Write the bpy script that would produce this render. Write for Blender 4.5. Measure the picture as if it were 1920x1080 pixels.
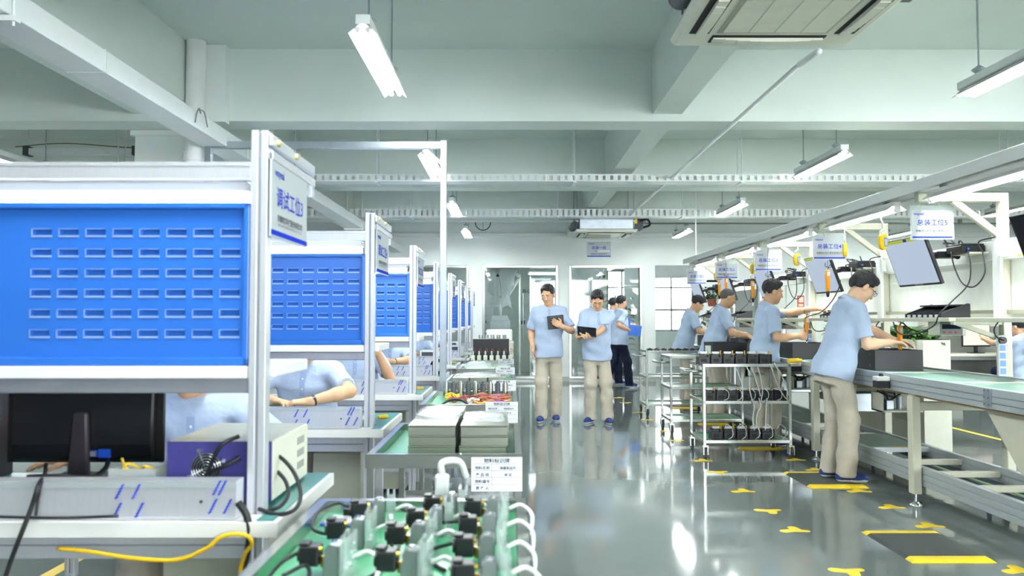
import bpy, bmesh, math, random
import numpy as np
from mathutils import Vector, Matrix
random.seed(7)
for _o in list(bpy.data.objects):
    bpy.data.objects.remove(_o)
SC = bpy.context.scene
COL = SC.collection
R = math.radians
PI = math.pi

# ------------------------------------------------------------------ camera, world, exposure
FPX = 1450.0                     # focal length in pixels of the 1920 px wide frame
cam_d = bpy.data.cameras.new('camera')
cam_d.sensor_width = 36.0
cam_d.lens = FPX / 1920 * 36.0
cam_d.clip_start = 0.05
cam_d.clip_end = 200
cam_d.dof.use_dof = True
cam_d.dof.focus_distance = 7.5
cam_d.dof.aperture_fstop = 3.2
cam = bpy.data.objects.new('camera', cam_d)
COL.objects.link(cam)
cam.location = (0, 0, 1.30)
cam.rotation_euler = (R(90) + math.atan(57 / FPX), 0, -math.atan(3 / FPX))
SC.camera = cam

wd = bpy.data.worlds.new('world')
SC.world = wd
wd.use_nodes = True
_bg = wd.node_tree.nodes['Background']
_bg.inputs[0].default_value = (0.92, 0.98, 1.0, 1)
_bg.inputs[1].default_value = 2.6
SC.view_settings.view_transform = 'Standard'
SC.view_settings.look = 'None'
SC.view_settings.gamma = 1.0
SC.view_settings.exposure = 2.65
TUBE = 36.0                      # emission of the ceiling tubes
LINE = 2.5                      # emission of the tubes over the line
BENCH = 2.6                      # emission of the bench lamps

# ------------------------------------------------------------------ materials
def lin(c):
    out = []
    for v in c[:3]:
        v = v / 255.0
        out.append(v / 12.92 if v <= 0.04045 else ((v + 0.055) / 1.055) ** 2.4)
    return (*out, 1.0)

MATS = {}
def mat(name, rgb, rough=0.5, metal=0.0, var=0.05, scale=12.0, bump=0.0, bscale=60.0, spec=None,
        alpha=1.0, trans=0.0, emit=0.0, coat=0.0, stretch=None, ior=None):
    if name in MATS:
        return MATS[name]
    m = bpy.data.materials.new(name)
    m.use_nodes = True
    nt = m.node_tree
    p = nt.nodes['Principled BSDF']
    col = lin(rgb)
    p.inputs['Roughness'].default_value = rough
    p.inputs['Metallic'].default_value = metal
    if spec is not None:
        p.inputs['Specular IOR Level'].default_value = spec
    if ior:
        p.inputs['IOR'].default_value = ior
    p.inputs['Alpha'].default_value = alpha
    p.inputs['Transmission Weight'].default_value = trans
    p.inputs['Coat Weight'].default_value = coat
    if emit:
        p.inputs['Emission Color'].default_value = col
        p.inputs['Emission Strength'].default_value = emit
        p.inputs['Base Color'].default_value = (0.8, 0.8, 0.8, 1) if emit > 0.99 else (0.02, 0.02, 0.02, 1)
        MATS[name] = m
        return m
    tc = nt.nodes.new('ShaderNodeTexCoord')
    vec = tc.outputs['Object']
    if stretch:
        mp = nt.nodes.new('ShaderNodeMapping')
        mp.inputs['Scale'].default_value = stretch
        nt.links.new(vec, mp.inputs[0])
        vec = mp.outputs[0]
    n = nt.nodes.new('ShaderNodeTexNoise')
    n.inputs['Scale'].default_value = scale
    n.inputs['Detail'].default_value = 3
    nt.links.new(vec, n.inputs['Vector'])
    ramp = nt.nodes.new('ShaderNodeValToRGB')
    ramp.color_ramp.elements[0].position = 0.3
    ramp.color_ramp.elements[1].position = 0.7
    ramp.color_ramp.elements[0].color = tuple(max(0, c * (1 - var)) for c in col[:3]) + (1,)
    ramp.color_ramp.elements[1].color = tuple(min(1, c * (1 + var)) for c in col[:3]) + (1,)
    nt.links.new(n.outputs['Fac'], ramp.inputs[0])
    nt.links.new(ramp.outputs[0], p.inputs['Base Color'])
    if bump:
        b = nt.nodes.new('ShaderNodeBump')
        b.inputs['Strength'].default_value = bump
        b.inputs['Distance'].default_value = 0.02
        n2 = nt.nodes.new('ShaderNodeTexNoise')
        n2.inputs['Scale'].default_value = bscale
        n2.inputs['Detail'].default_value = 2
        nt.links.new(vec, n2.inputs['Vector'])
        nt.links.new(n2.outputs['Fac'], b.inputs['Height'])
        nt.links.new(b.outputs[0], p.inputs['Normal'])
    MATS[name] = m
    return m

WHITE_WALL = mat('painted wall', (228, 234, 230), 0.6, var=0.02, scale=2)
CEIL = mat('painted ceiling', (206, 216, 210), 0.7, var=0.02, scale=2)
BEAMM = mat('painted beam', (218, 226, 220), 0.6, var=0.02, scale=2)
FLOOR = mat("epoxy floor", (112, 120, 118), 0.07, var=0.06, scale=1.2, bump=0.03, bscale=5.0, coat=0.0, spec=0.55)
ALU = mat('aluminium', (205, 207, 214), 0.35, metal=0.55, var=0.03, scale=20, stretch=(8, 8, 1))
ALUD = mat('groove and shade aluminium', (140, 142, 152), 0.5, metal=0.4)
STEEL = mat('stainless steel', (190, 192, 188), 0.22, metal=0.95, var=0.05, scale=9)
STEELB = mat('brushed steel box', (150, 152, 142), 0.34, metal=0.85, var=0.05, scale=30, stretch=(1, 12, 12))
CHROME = mat('chrome', (225, 228, 230), 0.12, metal=1.0, var=0.02)
BLUE = mat("blue enamel", (40, 100, 186), 0.28, var=0.03, scale=3)
BLUED = mat('blue plastic', (30, 84, 205), 0.4)
BLUEP = mat('pale blue plastic', (120, 160, 225), 0.5)
WHITE = mat('white laminate', (218, 218, 214), 0.35, var=0.02)
WHITEM = mat('white painted metal', (228, 232, 230), 0.4, var=0.02)
CREAM = mat('cream painted metal', (212, 212, 196), 0.4, var=0.03)
BEIGE = mat('beige painted steel', (200, 198, 178), 0.45, var=0.03)
OLIVE = mat('grey beige cabinet', (150, 152, 138), 0.45, var=0.03)
MATG = mat('teal mat', (62, 132, 126), 0.35, var=0.05)
MATGG = mat('green tray mat', (58, 150, 104), 0.28, var=0.08, scale=5)
BELT = mat('green belt', (108, 150, 132), 0.45, var=0.05)
BELTD = mat('dark green belt', (112, 130, 118), 0.6, var=0.06)
RAIL = mat('anodised rail', (178, 186, 188), 0.4, metal=0.35, var=0.03, stretch=(1, 1, 10))
RAILD = mat('rail groove', (96, 104, 112), 0.5, metal=0.2)
BLACK = mat('black plastic', (22, 23, 27), 0.4, var=0.15)
BLACKM = mat('black painted metal', (20, 23, 29), 0.42, var=0.06)
DARK = mat('dark void', (10, 10, 12), 0.6)
GREYD = mat('dark grey plastic', (70, 74, 80), 0.5)
GREYM = mat('mid grey laminate', (128, 132, 130), 0.5, var=0.03)
RUBBER = mat('grey rubber', (74, 78, 77), 0.8, bump=0.4, bscale=220)
YELLOW = mat('yellow paint', (244, 206, 10), 0.4, var=0.05)
YELLOWR = mat('yellow rubber edge', (250, 214, 20), 0.45, var=0.05, bump=0.5, bscale=120)
ORANGE = mat('orange plastic', (250, 158, 14), 0.35, var=0.04)
YELP = mat('yellow plastic', (250, 205, 20), 0.35, var=0.04)
BRASS = mat('brass', (200, 160, 60), 0.3, metal=0.9)
RED = mat('red print', (205, 60, 48), 0.5)
PURPLE = mat('violet painted steel', (62, 58, 128), 0.4, var=0.04)
PAPER = mat('paper', (208, 210, 214), 0.6, var=0.01)
INKB = mat('blue ink', (38, 60, 190), 0.85, spec=0.03)
INKK = mat('dark ink', (60, 64, 72), 0.85, spec=0.03)
INKG = mat('grey ink', (120, 124, 130), 0.85, spec=0.03)
ACRYL = mat('acrylic board', (182, 187, 190), 0.6, spec=0.1, var=0.01)
CLEAR = mat('clear acrylic', (206, 218, 216), 0.1, alpha=0.3)
POLY = mat('clear plastic bag', (228, 234, 236), 0.15, alpha=0.38, bump=0.6, bscale=25)
TUBEW = mat('white tubing', (206, 210, 208), 0.35)
CABLE = mat('black cable', (24, 25, 28), 0.5)
CABLEY = mat('yellow cable', (236, 190, 10), 0.45)
SCREENW = mat('lit screen', (184, 199, 220), emit=0.145)
SCREENY = mat('lit yellow title bar', (176, 190, 50), emit=0.14)
SCREENP = mat('lit office screen', (250, 240, 226), emit=0.17)
SCREENK = mat('dark screen', (18, 20, 28), 0.15)
GLOWC = mat('ceiling tube glow', (246, 253, 253), emit=TUBE)
GLOWL = mat('line tube glow', (248, 252, 252), emit=LINE)
GLOWB = mat('bench tube glow', (242, 250, 255), emit=BENCH)
GLOWP = mat('panel light glow', (235, 248, 255), emit=1.8)
SKIN = mat('skin', (212, 166, 132), 0.5, var=0.05, scale=14, spec=0.35)
SKINL = mat('light skin', (226, 184, 152), 0.5, var=0.05, scale=14, spec=0.35)
HAIR = mat('black hair', (24, 25, 29), 0.45, var=0.3, scale=60, bump=0.6, bscale=90)
HAIRG = mat('cropped grey hair', (92, 90, 88), 0.6, var=0.2, scale=60, bump=0.4, bscale=160)
SHIRT = mat('light blue cotton', (174, 190, 215), 0.8, var=0.03, bump=0.35, bscale=16, spec=0.2)
KHAKI = mat('khaki cotton', (186, 178, 162), 0.85, var=0.05, bump=0.45, bscale=14, spec=0.2)
NAVY = mat('navy cotton', (26, 32, 52), 0.85, var=0.1, bump=0.4, bscale=14, spec=0.2)
SHOE = mat('navy canvas', (34, 54, 116), 0.8, var=0.06)
SOLE = mat('white rubber sole', (224, 226, 220), 0.6)
LIPS = mat('lips', (182, 112, 98), 0.5)
LEAF = mat('green leaf', (62, 112, 38), 0.4, var=0.35, scale=9)
LEAFD = mat('dark green leaf', (44, 84, 38), 0.4, var=0.35, scale=9)
TERRA = mat('terracotta', (150, 84, 62), 0.7)
POTG = mat('dark grey planter', (96, 98, 96), 0.5)
SOIL = mat('soil', (60, 46, 36), 0.9)
WIRER = mat('red wire', (160, 56, 58), 0.45)
WIREO = mat('orange wire', (182, 104, 56), 0.45)
WIREP = mat('purple wire', (122, 70, 160), 0.45)
GOLDB = mat('brass bolt', (216, 200, 140), 0.3, metal=0.6)
FRAMEG = mat('window frame grey', (168, 172, 172), 0.5)
GALV = mat('galvanised steel', (176, 184, 192), 0.32, metal=0.8, var=0.08, scale=14)
ACG = mat('grille grey', (172, 172, 156), 0.6)
def glass_mat():
    m = bpy.data.materials.new('window glass')
    m.use_nodes = True
    nt = m.node_tree
    nt.nodes.clear()
    out = nt.nodes.new('ShaderNodeOutputMaterial')
    mix = nt.nodes.new('ShaderNodeMixShader')
    tr = nt.nodes.new('ShaderNodeBsdfTransparent')
    gl = nt.nodes.new('ShaderNodeBsdfGlossy')
    fr = nt.nodes.new('ShaderNodeFresnel')
    fr.inputs[0].default_value = 1.5
    tr.inputs[0].default_value = (0.93, 0.96, 0.95, 1)
    gl.inputs['Roughness'].default_value = 0.02
    nt.links.new(fr.outputs[0], mix.inputs[0])
    nt.links.new(tr.outputs[0], mix.inputs[1])
    nt.links.new(gl.outputs[0], mix.inputs[2])
    nt.links.new(mix.outputs[0], out.inputs[0])
    return m
GLASS = glass_mat()

# ------------------------------------------------------------------ mesh builder
class MB:
    def __init__(s):
        s.v = []; s.f = []; s.m = []; s.s = []; s.mi = 0
    def use(s, i):
        s.mi = i; return s
    def add(s, vs, fs, smooth=False):
        o = len(s.v)
        s.v += [tuple(p) for p in vs]
        for q in fs:
            s.f.append([i + o for i in q]); s.m.append(s.mi); s.s.append(smooth)
        return s
    def box(s, x0, x1, y0, y1, z0, z1):
        if x0 > x1: x0, x1 = x1, x0
        if y0 > y1: y0, y1 = y1, y0
        if z0 > z1: z0, z1 = z1, z0
        v = [(x0,y0,z0),(x1,y0,z0),(x1,y1,z0),(x0,y1,z0),(x0,y0,z1),(x1,y0,z1),(x1,y1,z1),(x0,y1,z1)]
        return s.add(v, [(0,3,2,1),(4,5,6,7),(0,1,5,4),(1,2,6,5),(2,3,7,6),(3,0,4,7)])
    def bx(s, c, d):
        return s.box(c[0]-d[0]/2, c[0]+d[0]/2, c[1]-d[1]/2, c[1]+d[1]/2, c[2]-d[2]/2, c[2]+d[2]/2)
    def obox(s, c, ax, ay, az, d):
        c = Vector(c); ax = Vector(ax).normalized()*d[0]/2; ay = Vector(ay).normalized()*d[1]/2; az = Vector(az).normalized()*d[2]/2
        v = [c+ax*i+ay*j+az*k for k in (-1,1) for j in (-1,1) for i in (-1,1)]
        return s.add(v, [(0,2,3,1),(4,5,7,6),(0,1,5,4),(1,3,7,5),(3,2,6,7),(2,0,4,6)])
    def bar(s, p0, p1, w, h, up=(0,0,1)):
        p0 = Vector(p0); p1 = Vector(p1); d = (p1-p0)
        a = d.normalized(); u = Vector(up)
        if abs(a.dot(u)) > 0.99: u = Vector((0,1,0))
        sd = a.cross(u).normalized(); u = sd.cross(a).normalized()
        return s.obox((p0+p1)/2, a, sd, u, (d.length, w, h))
    def cyl(s, p0, p1, r0, r1=None, n=12, caps=True, smooth=True):
        r1 = r0 if r1 is None else r1
        p0 = Vector(p0); p1 = Vector(p1); a = (p1-p0).normalized()
        u = Vector((0,0,1)) if abs(a.z) < 0.9 else Vector((1,0,0))
        x = a.cross(u).normalized(); y = a.cross(x).normalized()
        vs = []
        for p, r in ((p0, r0), (p1, r1)):
            for i in range(n):
                t = 2*PI*i/n
                vs.append(p + (x*math.cos(t)+y*math.sin(t))*r)
        s.add(vs, [(i, i+n, (i+1) % n+n, (i+1) % n) for i in range(n)], smooth)
        if caps:
            s.add(vs[:n], [tuple(range(n))]); s.add(vs[n:], [tuple(reversed(range(n)))])
        return s
    def tube(s, pts, r, n=8, res=6, closed=False):
        P = [Vector(p) for p in pts]
        if res > 1 and len(P) > 2:
            Q = []
            m = len(P)
            rng = range(m) if closed else range(m-1)
            for i in rng:
                a = P[(i-1) % m] if (closed or i > 0) else P[0]*2-P[1]
                b = P[i]; c = P[(i+1) % m]
                d = P[(i+2) % m] if (closed or i+2 < m) else P[-1]*2-P[-2]
                for k in range(res):
                    t = k/res
                    Q.append(0.5*((2*b)+(c-a)*t+(2*a-5*b+4*c-d)*t*t+(3*b-a-3*c+d)*t**3))
            if not closed: Q.append(P[-1])
            P = Q
        m = len(P); rings = []; prev = None
        for i in range(m):
            t = (P[(i+1) % m]-P[i-1]) if (closed or 0 < i < m-1) else (P[1]-P[0] if i == 0 else P[-1]-P[-2])
            if t.length < 1e-9: t = Vector((0,0,1))
            t.normalize()
            if prev is None:
                u = Vector((0,0,1)) if abs(t.z) < 0.9 else Vector((1,0,0))
                x = t.cross(u).normalized()
            else:
                x = (prev - t*prev.dot(t))
                x = x.normalized() if x.length > 1e-6 else t.orthogonal().normalized()
            prev = x; y = t.cross(x)
            rings.append([P[i]+(x*math.cos(2*PI*k/n)+y*math.sin(2*PI*k/n))*r for k in range(n)])
        vs = [p for q in rings for p in q]; fs = []
        for i in range(m if closed else m-1):
            j = (i+1) % m
            for k in range(n):
                fs.append((i*n+k, i*n+(k+1) % n, j*n+(k+1) % n, j*n+k))
        if not closed:
            fs.append(tuple(reversed(range(n)))); fs.append(tuple((m-1)*n+k for k in range(n)))
        return s.add(vs, fs, True)
    def prism(s, poly, axis, a, b):
        # poly: 2-D points; axis 'x': (y,z), 'y': (x,z), 'z': (x,y)
        def P(p, t):
            return {'x': (t, p[0], p[1]), 'y': (p[0], t, p[1]), 'z': (p[0], p[1], t)}[axis]
        n = len(poly)
        vs = [P(p, a) for p in poly]+[P(p, b) for p in poly]
        fs = [tuple(range(n)), tuple(reversed(range(n, 2*n)))]
        fs += [(i, i+n, (i+1) % n+n, (i+1) % n) for i in range(n)]
        return s.add(vs, fs)
    def ell(s, c, r, n=12, m=8):
        vs = []; fs = []
        for i in range(m+1):
            ph = PI*i/m
            for k in range(n):
                th = 2*PI*k/n
                vs.append((c[0]+r[0]*math.sin(ph)*math.cos(th), c[1]+r[1]*math.sin(ph)*math.sin(th), c[2]+r[2]*math.cos(ph)))
        for i in range(m):
            for k in range(n):
                fs.append((i*n+k, i*n+(k+1) % n, (i+1)*n+(k+1) % n, (i+1)*n+k)[::-1])
        return s.add(vs, fs, True)
    def lathe(s, prof, c=(0,0,0), n=16):
        vs = []; fs = []
        for (r, z) in prof:
            for k in range(n):
                t = 2*PI*k/n
                vs.append((c[0]+r*math.cos(t), c[1]+r*math.sin(t), c[2]+z))
        for i in range(len(prof)-1):
            for k in range(n):
                fs.append((i*n+k, i*n+(k+1) % n, (i+1)*n+(k+1) % n, (i+1)*n+k))
        fs.append(tuple(reversed(range(n)))); fs.append(tuple((len(prof)-1)*n+k for k in range(n)))
        return s.add(vs, fs, True)
    def text(s, txt, size, o, right, up, align='c'):
        vs, fs, w = glyphs(txt)
        o = Vector(o); r = Vector(right).normalized(); u = Vector(up).normalized()
        dx = {'c': -w/2, 'l': 0, 'r': -w}[align]
        return s.add([o+r*((x+dx)*size)+u*((y)*size) for x, y in vs], fs)
    def build(s, name, mats, parent=None, bevel=0.0, seg=1, link=True):
        me = bpy.data.meshes.new(name)
        me.from_pydata([tuple(p) for p in s.v], [], s.f)
        if not isinstance(mats, (list, tuple)): mats = [mats]
        for m in mats: me.materials.append(m)
        me.polygons.foreach_set('material_index', s.m)
        me.polygons.foreach_set('use_smooth', s.s)
        bm = bmesh.new(); bm.from_mesh(me)
        if bevel > 0:
            es = [e for e in bm.edges if len(e.link_faces) == 2 and e.calc_face_angle(0) > 0.6]
            bmesh.ops.bevel(bm, geom=es, offset=bevel, segments=seg, affect='EDGES', profile=0.5, clamp_overlap=True)
        bmesh.ops.recalc_face_normals(bm, faces=bm.faces)
        bm.to_mesh(me); bm.free()
        me.update()
        o = bpy.data.objects.new(name, me)
        if link: COL.objects.link(o)
        if parent is not None: o.parent = parent
        return o

_GL = {}
def glyphs(t):
    if t in _GL: return _GL[t]
    c = bpy.data.curves.new('lettering', 'FONT'); c.body = t; c.resolution_u = 2; c.offset = 0.011
    o = bpy.data.objects.new('lettering', c); COL.objects.link(o)
    dg = bpy.context.evaluated_depsgraph_get(); dg.update()
    m = bpy.data.meshes.new_from_object(o.evaluated_get(dg))
    vs = [(v.co.x, v.co.y) for v in m.vertices]; fs = [tuple(p.vertices) for p in m.polygons]
    x0 = min(v[0] for v in vs); x1 = max(v[0] for v in vs)
    vs = [(x-x0, y) for x, y in vs]
    bpy.data.objects.remove(o); bpy.data.curves.remove(c); bpy.data.meshes.remove(m)
    _GL[t] = (vs, fs, x1-x0)
    return _GL[t]

def tag(o, label, cat, group=None, kind=None):
    if label: o['label'] = label
    if cat: o['category'] = cat
    if group: o['group'] = group
    if kind: o['kind'] = kind
    return o
def thing(name, label, cat, loc=(0,0,0), rz=0.0, group=None):
    o = bpy.data.objects.new(name, None); COL.objects.link(o)
    o.empty_display_size = 0.1
    o.location = loc; o.rotation_euler = (0, 0, rz)
    return tag(o, label, cat, group)
def struct(name, mb, m, bevel=0.0):
    o = mb.build(name, m, None, bevel); o['kind'] = 'structure'; return o
def dup(root, loc, rz=None, label=None, group=None):
    r = root.copy(); COL.objects.link(r); r.location = loc
    if rz is not None: r.rotation_euler = (0, 0, rz)
    if label: r['label'] = label
    if group: r['group'] = group
    for ch in list(root.children):
        c = ch.copy(); COL.objects.link(c); c.parent = r
        for g in list(ch.children):
            d = g.copy(); COL.objects.link(d); d.parent = c
    return r
NUM = ['zero', 'one', 'two', 'three', 'four', 'five', 'six', 'seven', 'eight', 'nine', 'ten']
ORD = ['first', 'second', 'third', 'fourth', 'fifth', 'sixth', 'seventh', 'eighth', 'ninth', 'tenth']
# ------------------------------------------------------------------ the room shell
CH = 3.52                                                     # slab height
XL, XR, YB, YF, YE = -8.0, 12.0, 16.0, -4.0, 21.0             # room limits; YB far wall, YE outer wall beyond it
struct('floor', MB().box(XL, XR, YF, YE+0.3, -0.2, 0), FLOOR)
struct('ceiling', MB().box(XL, XR, YF, YE+0.3, CH, CH+0.2), CEIL)
struct('wall_left', MB().box(XL-0.2, XL, YF, YE+0.3, 0, CH), WHITE_WALL)
struct('wall_right', MB().box(XR, XR+0.2, YF, YE+0.3, 0, CH), WHITE_WALL)
m = MB(); m.box(XL, 1.0, YF-0.2, YF, 0, CH); m.box(1.0, XR, YF-0.2, YF, 0, 0.8); m.box(1.0, XR, YF-0.2, YF, 3.1, CH)  # unseen wall; right-hand openings added to let sky light in
for x in (3.7, 6.4, 9.2): m.box(x, x+0.12, YF-0.2, YF, 0.8, 3.1)
struct('wall_front', m, WHITE_WALL)
for i, y in enumerate((-0.1, 3.1, 6.3, 9.5, 12.7)):
    struct('ceiling_beam', MB().box(XL, XR, y, y+0.29, 2.92, CH), BEAMM)
struct('ceiling_beam', MB().box(1.17, 1.41, YF, YB, 2.98, CH), BEAMM)
struct('ceiling_beam', MB().box(-3.1, -2.6, YF, YB, 2.98, CH), BEAMM)
m = MB()
m.box(-3.23, -2.66, 6.60, 7.15, 0, 2.87); m.box(-3.27, -2.62, 6.595, 7.19, 2.87, 2.92)
struct('column', m, WHITE_WALL, 0.004)
struct('wall_pilaster', MB().box(-2.50, -2.31, 6.20, 6.30, 2.89, CH), WHITE_WALL)

# far wall with window openings
GT = 2.40
ops = [(-2.55, -0.86), (-0.58, 0.99), (1.21, 2.73), (3.0, 3.95)]
m = MB()
xs = [XL] + [x for o in ops for x in o] + [XR]
for k in range(0, len(xs), 2):
    m.box(xs[k], xs[k+1], YB, YB+0.14, 0, CH)
for a, b in ops[:3]:
    m.box(a, b, YB, YB+0.14, GT, CH); m.box(a, b, YB, YB+0.14, 0, 0.06)
m.box(ops[3][0], ops[3][1], YB, YB+0.14, 2.40, CH)
struct('wall_back', m, WHITE_WALL)
for k, (a, b) in enumerate(ops[:3]):
    w = thing('window_%d' % (k+1), None, None, (0, 0, 0)); w['kind'] = 'structure'
    f = MB(); t = 0.055
    f.box(a, a+t, YB-0.03, YB+0.16, 0.06, GT); f.box(b-t, b, YB-0.03, YB+0.16, 0.06, GT)
    f.box(a+t, b-t, YB-0.03, YB+0.16, GT-t, GT); f.box(a+t, b-t, YB-0.03, YB+0.16, 0.06, 0.06+t)
    f.build('window_frame', STEEL, w, 0.006)
    MB().box(a+t, b-t, YB+0.06, YB+0.07, 0.115, GT-t).build('glass_pane', GLASS, w)
# passage header
struct('trim_1', MB().box(ops[3][0], ops[3][1], YB+0.02, YB+0.5, 2.16, 2.42), mat('grey blind box', (150, 158, 156), 0.6))

# rooms beyond the far wall: outer wall with windows, side partition
m = MB()
ow = [(2.62, 3.45), (3.78, 4.98), (5.25, 6.6)]
xs = [XL] + [x for o in ow for x in o] + [XR]
for k in range(0, len(xs), 2):
    m.box(xs[k], xs[k+1], YE, YE+0.2, 0, CH)
for a, b in ow:
    m.box(a, b, YE, YE+0.2, 2.62, CH); m.box(a, b, YE, YE+0.2, 0, 0.95)
struct('wall_outer', m, WHITE_WALL)
for k, (a, b) in enumerate(ow):
    w = thing('window_%d' % (k+4), None, None); w['kind'] = 'structure'
    f = MB(); t = 0.05
    for (x0, x1, z0, z1) in ((a, a+t, .95, 2.62), (b-t, b, .95, 2.62), (a, b, .95, .95+t), (a, b, 2.57, 2.62), (a, b, 1.5, 1.56), (a, b, 2.12, 2.16), ((a+b)/2-.02, (a+b)/2+.02, .95, 2.62)):
        f.box(x0, x1, YE+0.02, YE+0.09, z0, z1)
    f.build('window_frame', FRAMEG, w, 0.004)
    MB().box(a+t, b-t, YE+0.05, YE+0.055, 1.0, 2.57).build('glass_pane', GLASS, w)
struct('wall_inner', MB().box(-3.2, 1.66, 19.0, 19.1, 0, CH), mat('grey wall', (196, 202, 196), 0.5))
m = MB()                                                      # opening of the passage shows this pier
struct('wall_pier', MB().box(2.80, 2.94, YB+0.14, 19.0, 0, CH), WHITE_WALL)
m = MB(); m.box(-0.02, 1.55, 16.9, 19.0, 2.62, 2.70)
struct('ceiling_2', MB().box(-3.2, 7.0, YB+0.14, YE, 2.78, 2.86), WHITE_WALL)
# skirting along the far wall
m = MB()
for a, b in ((XL, -2.55), (-0.86, -0.58), (0.99, 1.21), (2.73, 3.0), (3.95, XR)):
    m.box(a, b, YB-0.015, YB, 0, 0.1)
struct('baseboard_back', m, mat('grey skirting', (176, 180, 172), 0.5))
# cable trunking along the top of the far wall
m = MB(); m.box(XL, XR, YB-0.07, YB, 2.985, 3.065)
tag(m.build('wall_trunking', WHITEM, None, 0.004), 'long white cable trunking along the top of the far glazed wall', 'trunking')
# wall lettering behind the glass
m = MB()
m.text('良心、 用心做', 0.105, (0.62, 18.985, 1.93), (1, 0, 0), (0, 0, 1))
tag(m.build('wall_lettering', INKK), 'dark characters on the grey wall behind the glass', 'lettering')

# ------------------------------------------------------------------ ceiling services
def tray_prof(m, x0, x1, y, z, w, h):
    m.box(x0, x1, y, y+w, z, z+0.012)
    n = int((x1-x0)/0.085)
    for k in range(n):
        x = x0+k*0.085
        m.box(x, x+0.052, y-0.002, y+0.010, z, z+h); m.box(x, x+0.052, y+w-0.010, y+w+0.002, z, z+h)
    m.box(x0, x1, y-0.001, y+0.009, z+h-0.016, z+h); m.box(x0, x1, y-0.001, y+0.009, z, z+0.018)
def hanger(m, x, y, z0, z1=CH, r=0.005):
    m.cyl((x, y, z0), (x, y, z1), r, n=6)
for (y, z, nm, lab) in ((8.6, 2.83, 0, 'perforated white cable tray hung across the hall behind the first full beam'),
                        (11.6, 2.83, 1, 'farther perforated white cable tray above the small cassette unit')):
    t = thing('cable_tray', lab, 'cable tray', (0, y, z), 0, 'perforated cable trays')
    m = MB(); tray_prof(m, -6.5, 9.5, 0, 0, 0.20, 0.085 if nm == 0 else 0.12); m.build('tray', WHITEM, t)
    for x in (-4.4, -1.5, 0.72, 2.6, 5.6, 8.3):
        m = MB(); hanger(m, x, 0.02, 0, CH-z, 0.006); hanger(m, x, 0.18, 0, CH-z, 0.006); m.box(x-0.02, x+0.02, -0.02, 0.22, -0.015, 0)
        m.build('hanger_rod', WHITEM, t)
t = thing('cable_duct', 'wide pale closed cable duct running under the left ceiling beam', 'cable duct', (-2.225, 0, 2.65), 0)
m = MB(); m.box(-0.205, 0, -3.5, 15.9, 0, 0.125); m.build('duct', WHITEM, t, 0.004)
for y in (4.2, 6.5, 8.6, 11.0):
    m = MB(); m.box(-0.21, 0.004, y, y+0.006, -0.003, 0.128); m.build('joint_strip', CEIL, t)
for y in (0.6, 3.4, 7.9, 11.5):
    m = MB(); hanger(m, -0.215, y, -0.03, CH-2.65, 0.006); hanger(m, 0.012, y, -0.05, CH-2.65, 0.006); m.box(-0.26, 0.03, y-0.02, y+0.02, -0.03, -0.005)
    m.build('hanger_rod', WHITEM, t)
m = MB(); m.tube([(0.004, 5.50, 0.12), (0.008, 5.46, 0.145), (0.008, 5.42, 0.10), (0.006, 5.40, 0.03)], 0.005)
m.tube([(0.006, 5.62, 0.05), (0.008, 5.55, 0.14), (0.008, 5.45, 0.13)], 0.005); m.build('loose_wire', GREYM, t)
m = MB(); m.cyl((0, 0, 0), (0, 0, CH), 0.075, n=24); m.cyl((0, 0, 2.55), (0, 0, 2.62), 0.083, n=24)
o = m.build('drain_pipe', WHITEM); o.location = (-2.52, 6.13, 0)
tag(o, 'white vertical drain pipe in front of the column at left', 'pipe')
m = MB(); m.tube([(1.80, 4.75, 2.88), (1.80, 11.9, 2.86)], 0.017, n=10, res=1)
m.tube([(1.78, 4.4, 2.84), (1.80, 4.75, 2.88)], 0.02, n=10, res=1)
tag(m.build('drain_hose', WHITEM), 'thin white drain pipe running away between the two cassette units', 'pipe')
m = MB()
for x, y in ((1.55, 7.0), (2.98, 7.2), (-1.45, 9.0), (0.85, 10.6), (2.05, 10.2)): pass
# conduit low on the beam at the back of the hall, right
m = MB(); m.tube([(1.5, 12.66, 2.86), (9.0, 12.66, 2.86)], 0.014, n=8, res=1)
for x in (2.2, 4.8, 7.4): m.box(x-0.02, x+0.02, 12.63, 12.70, 2.86, 2.93)
tag(m.build('conduit', GREYM), 'thin grey conduit along the farthest full ceiling beam', 'conduit')

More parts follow.
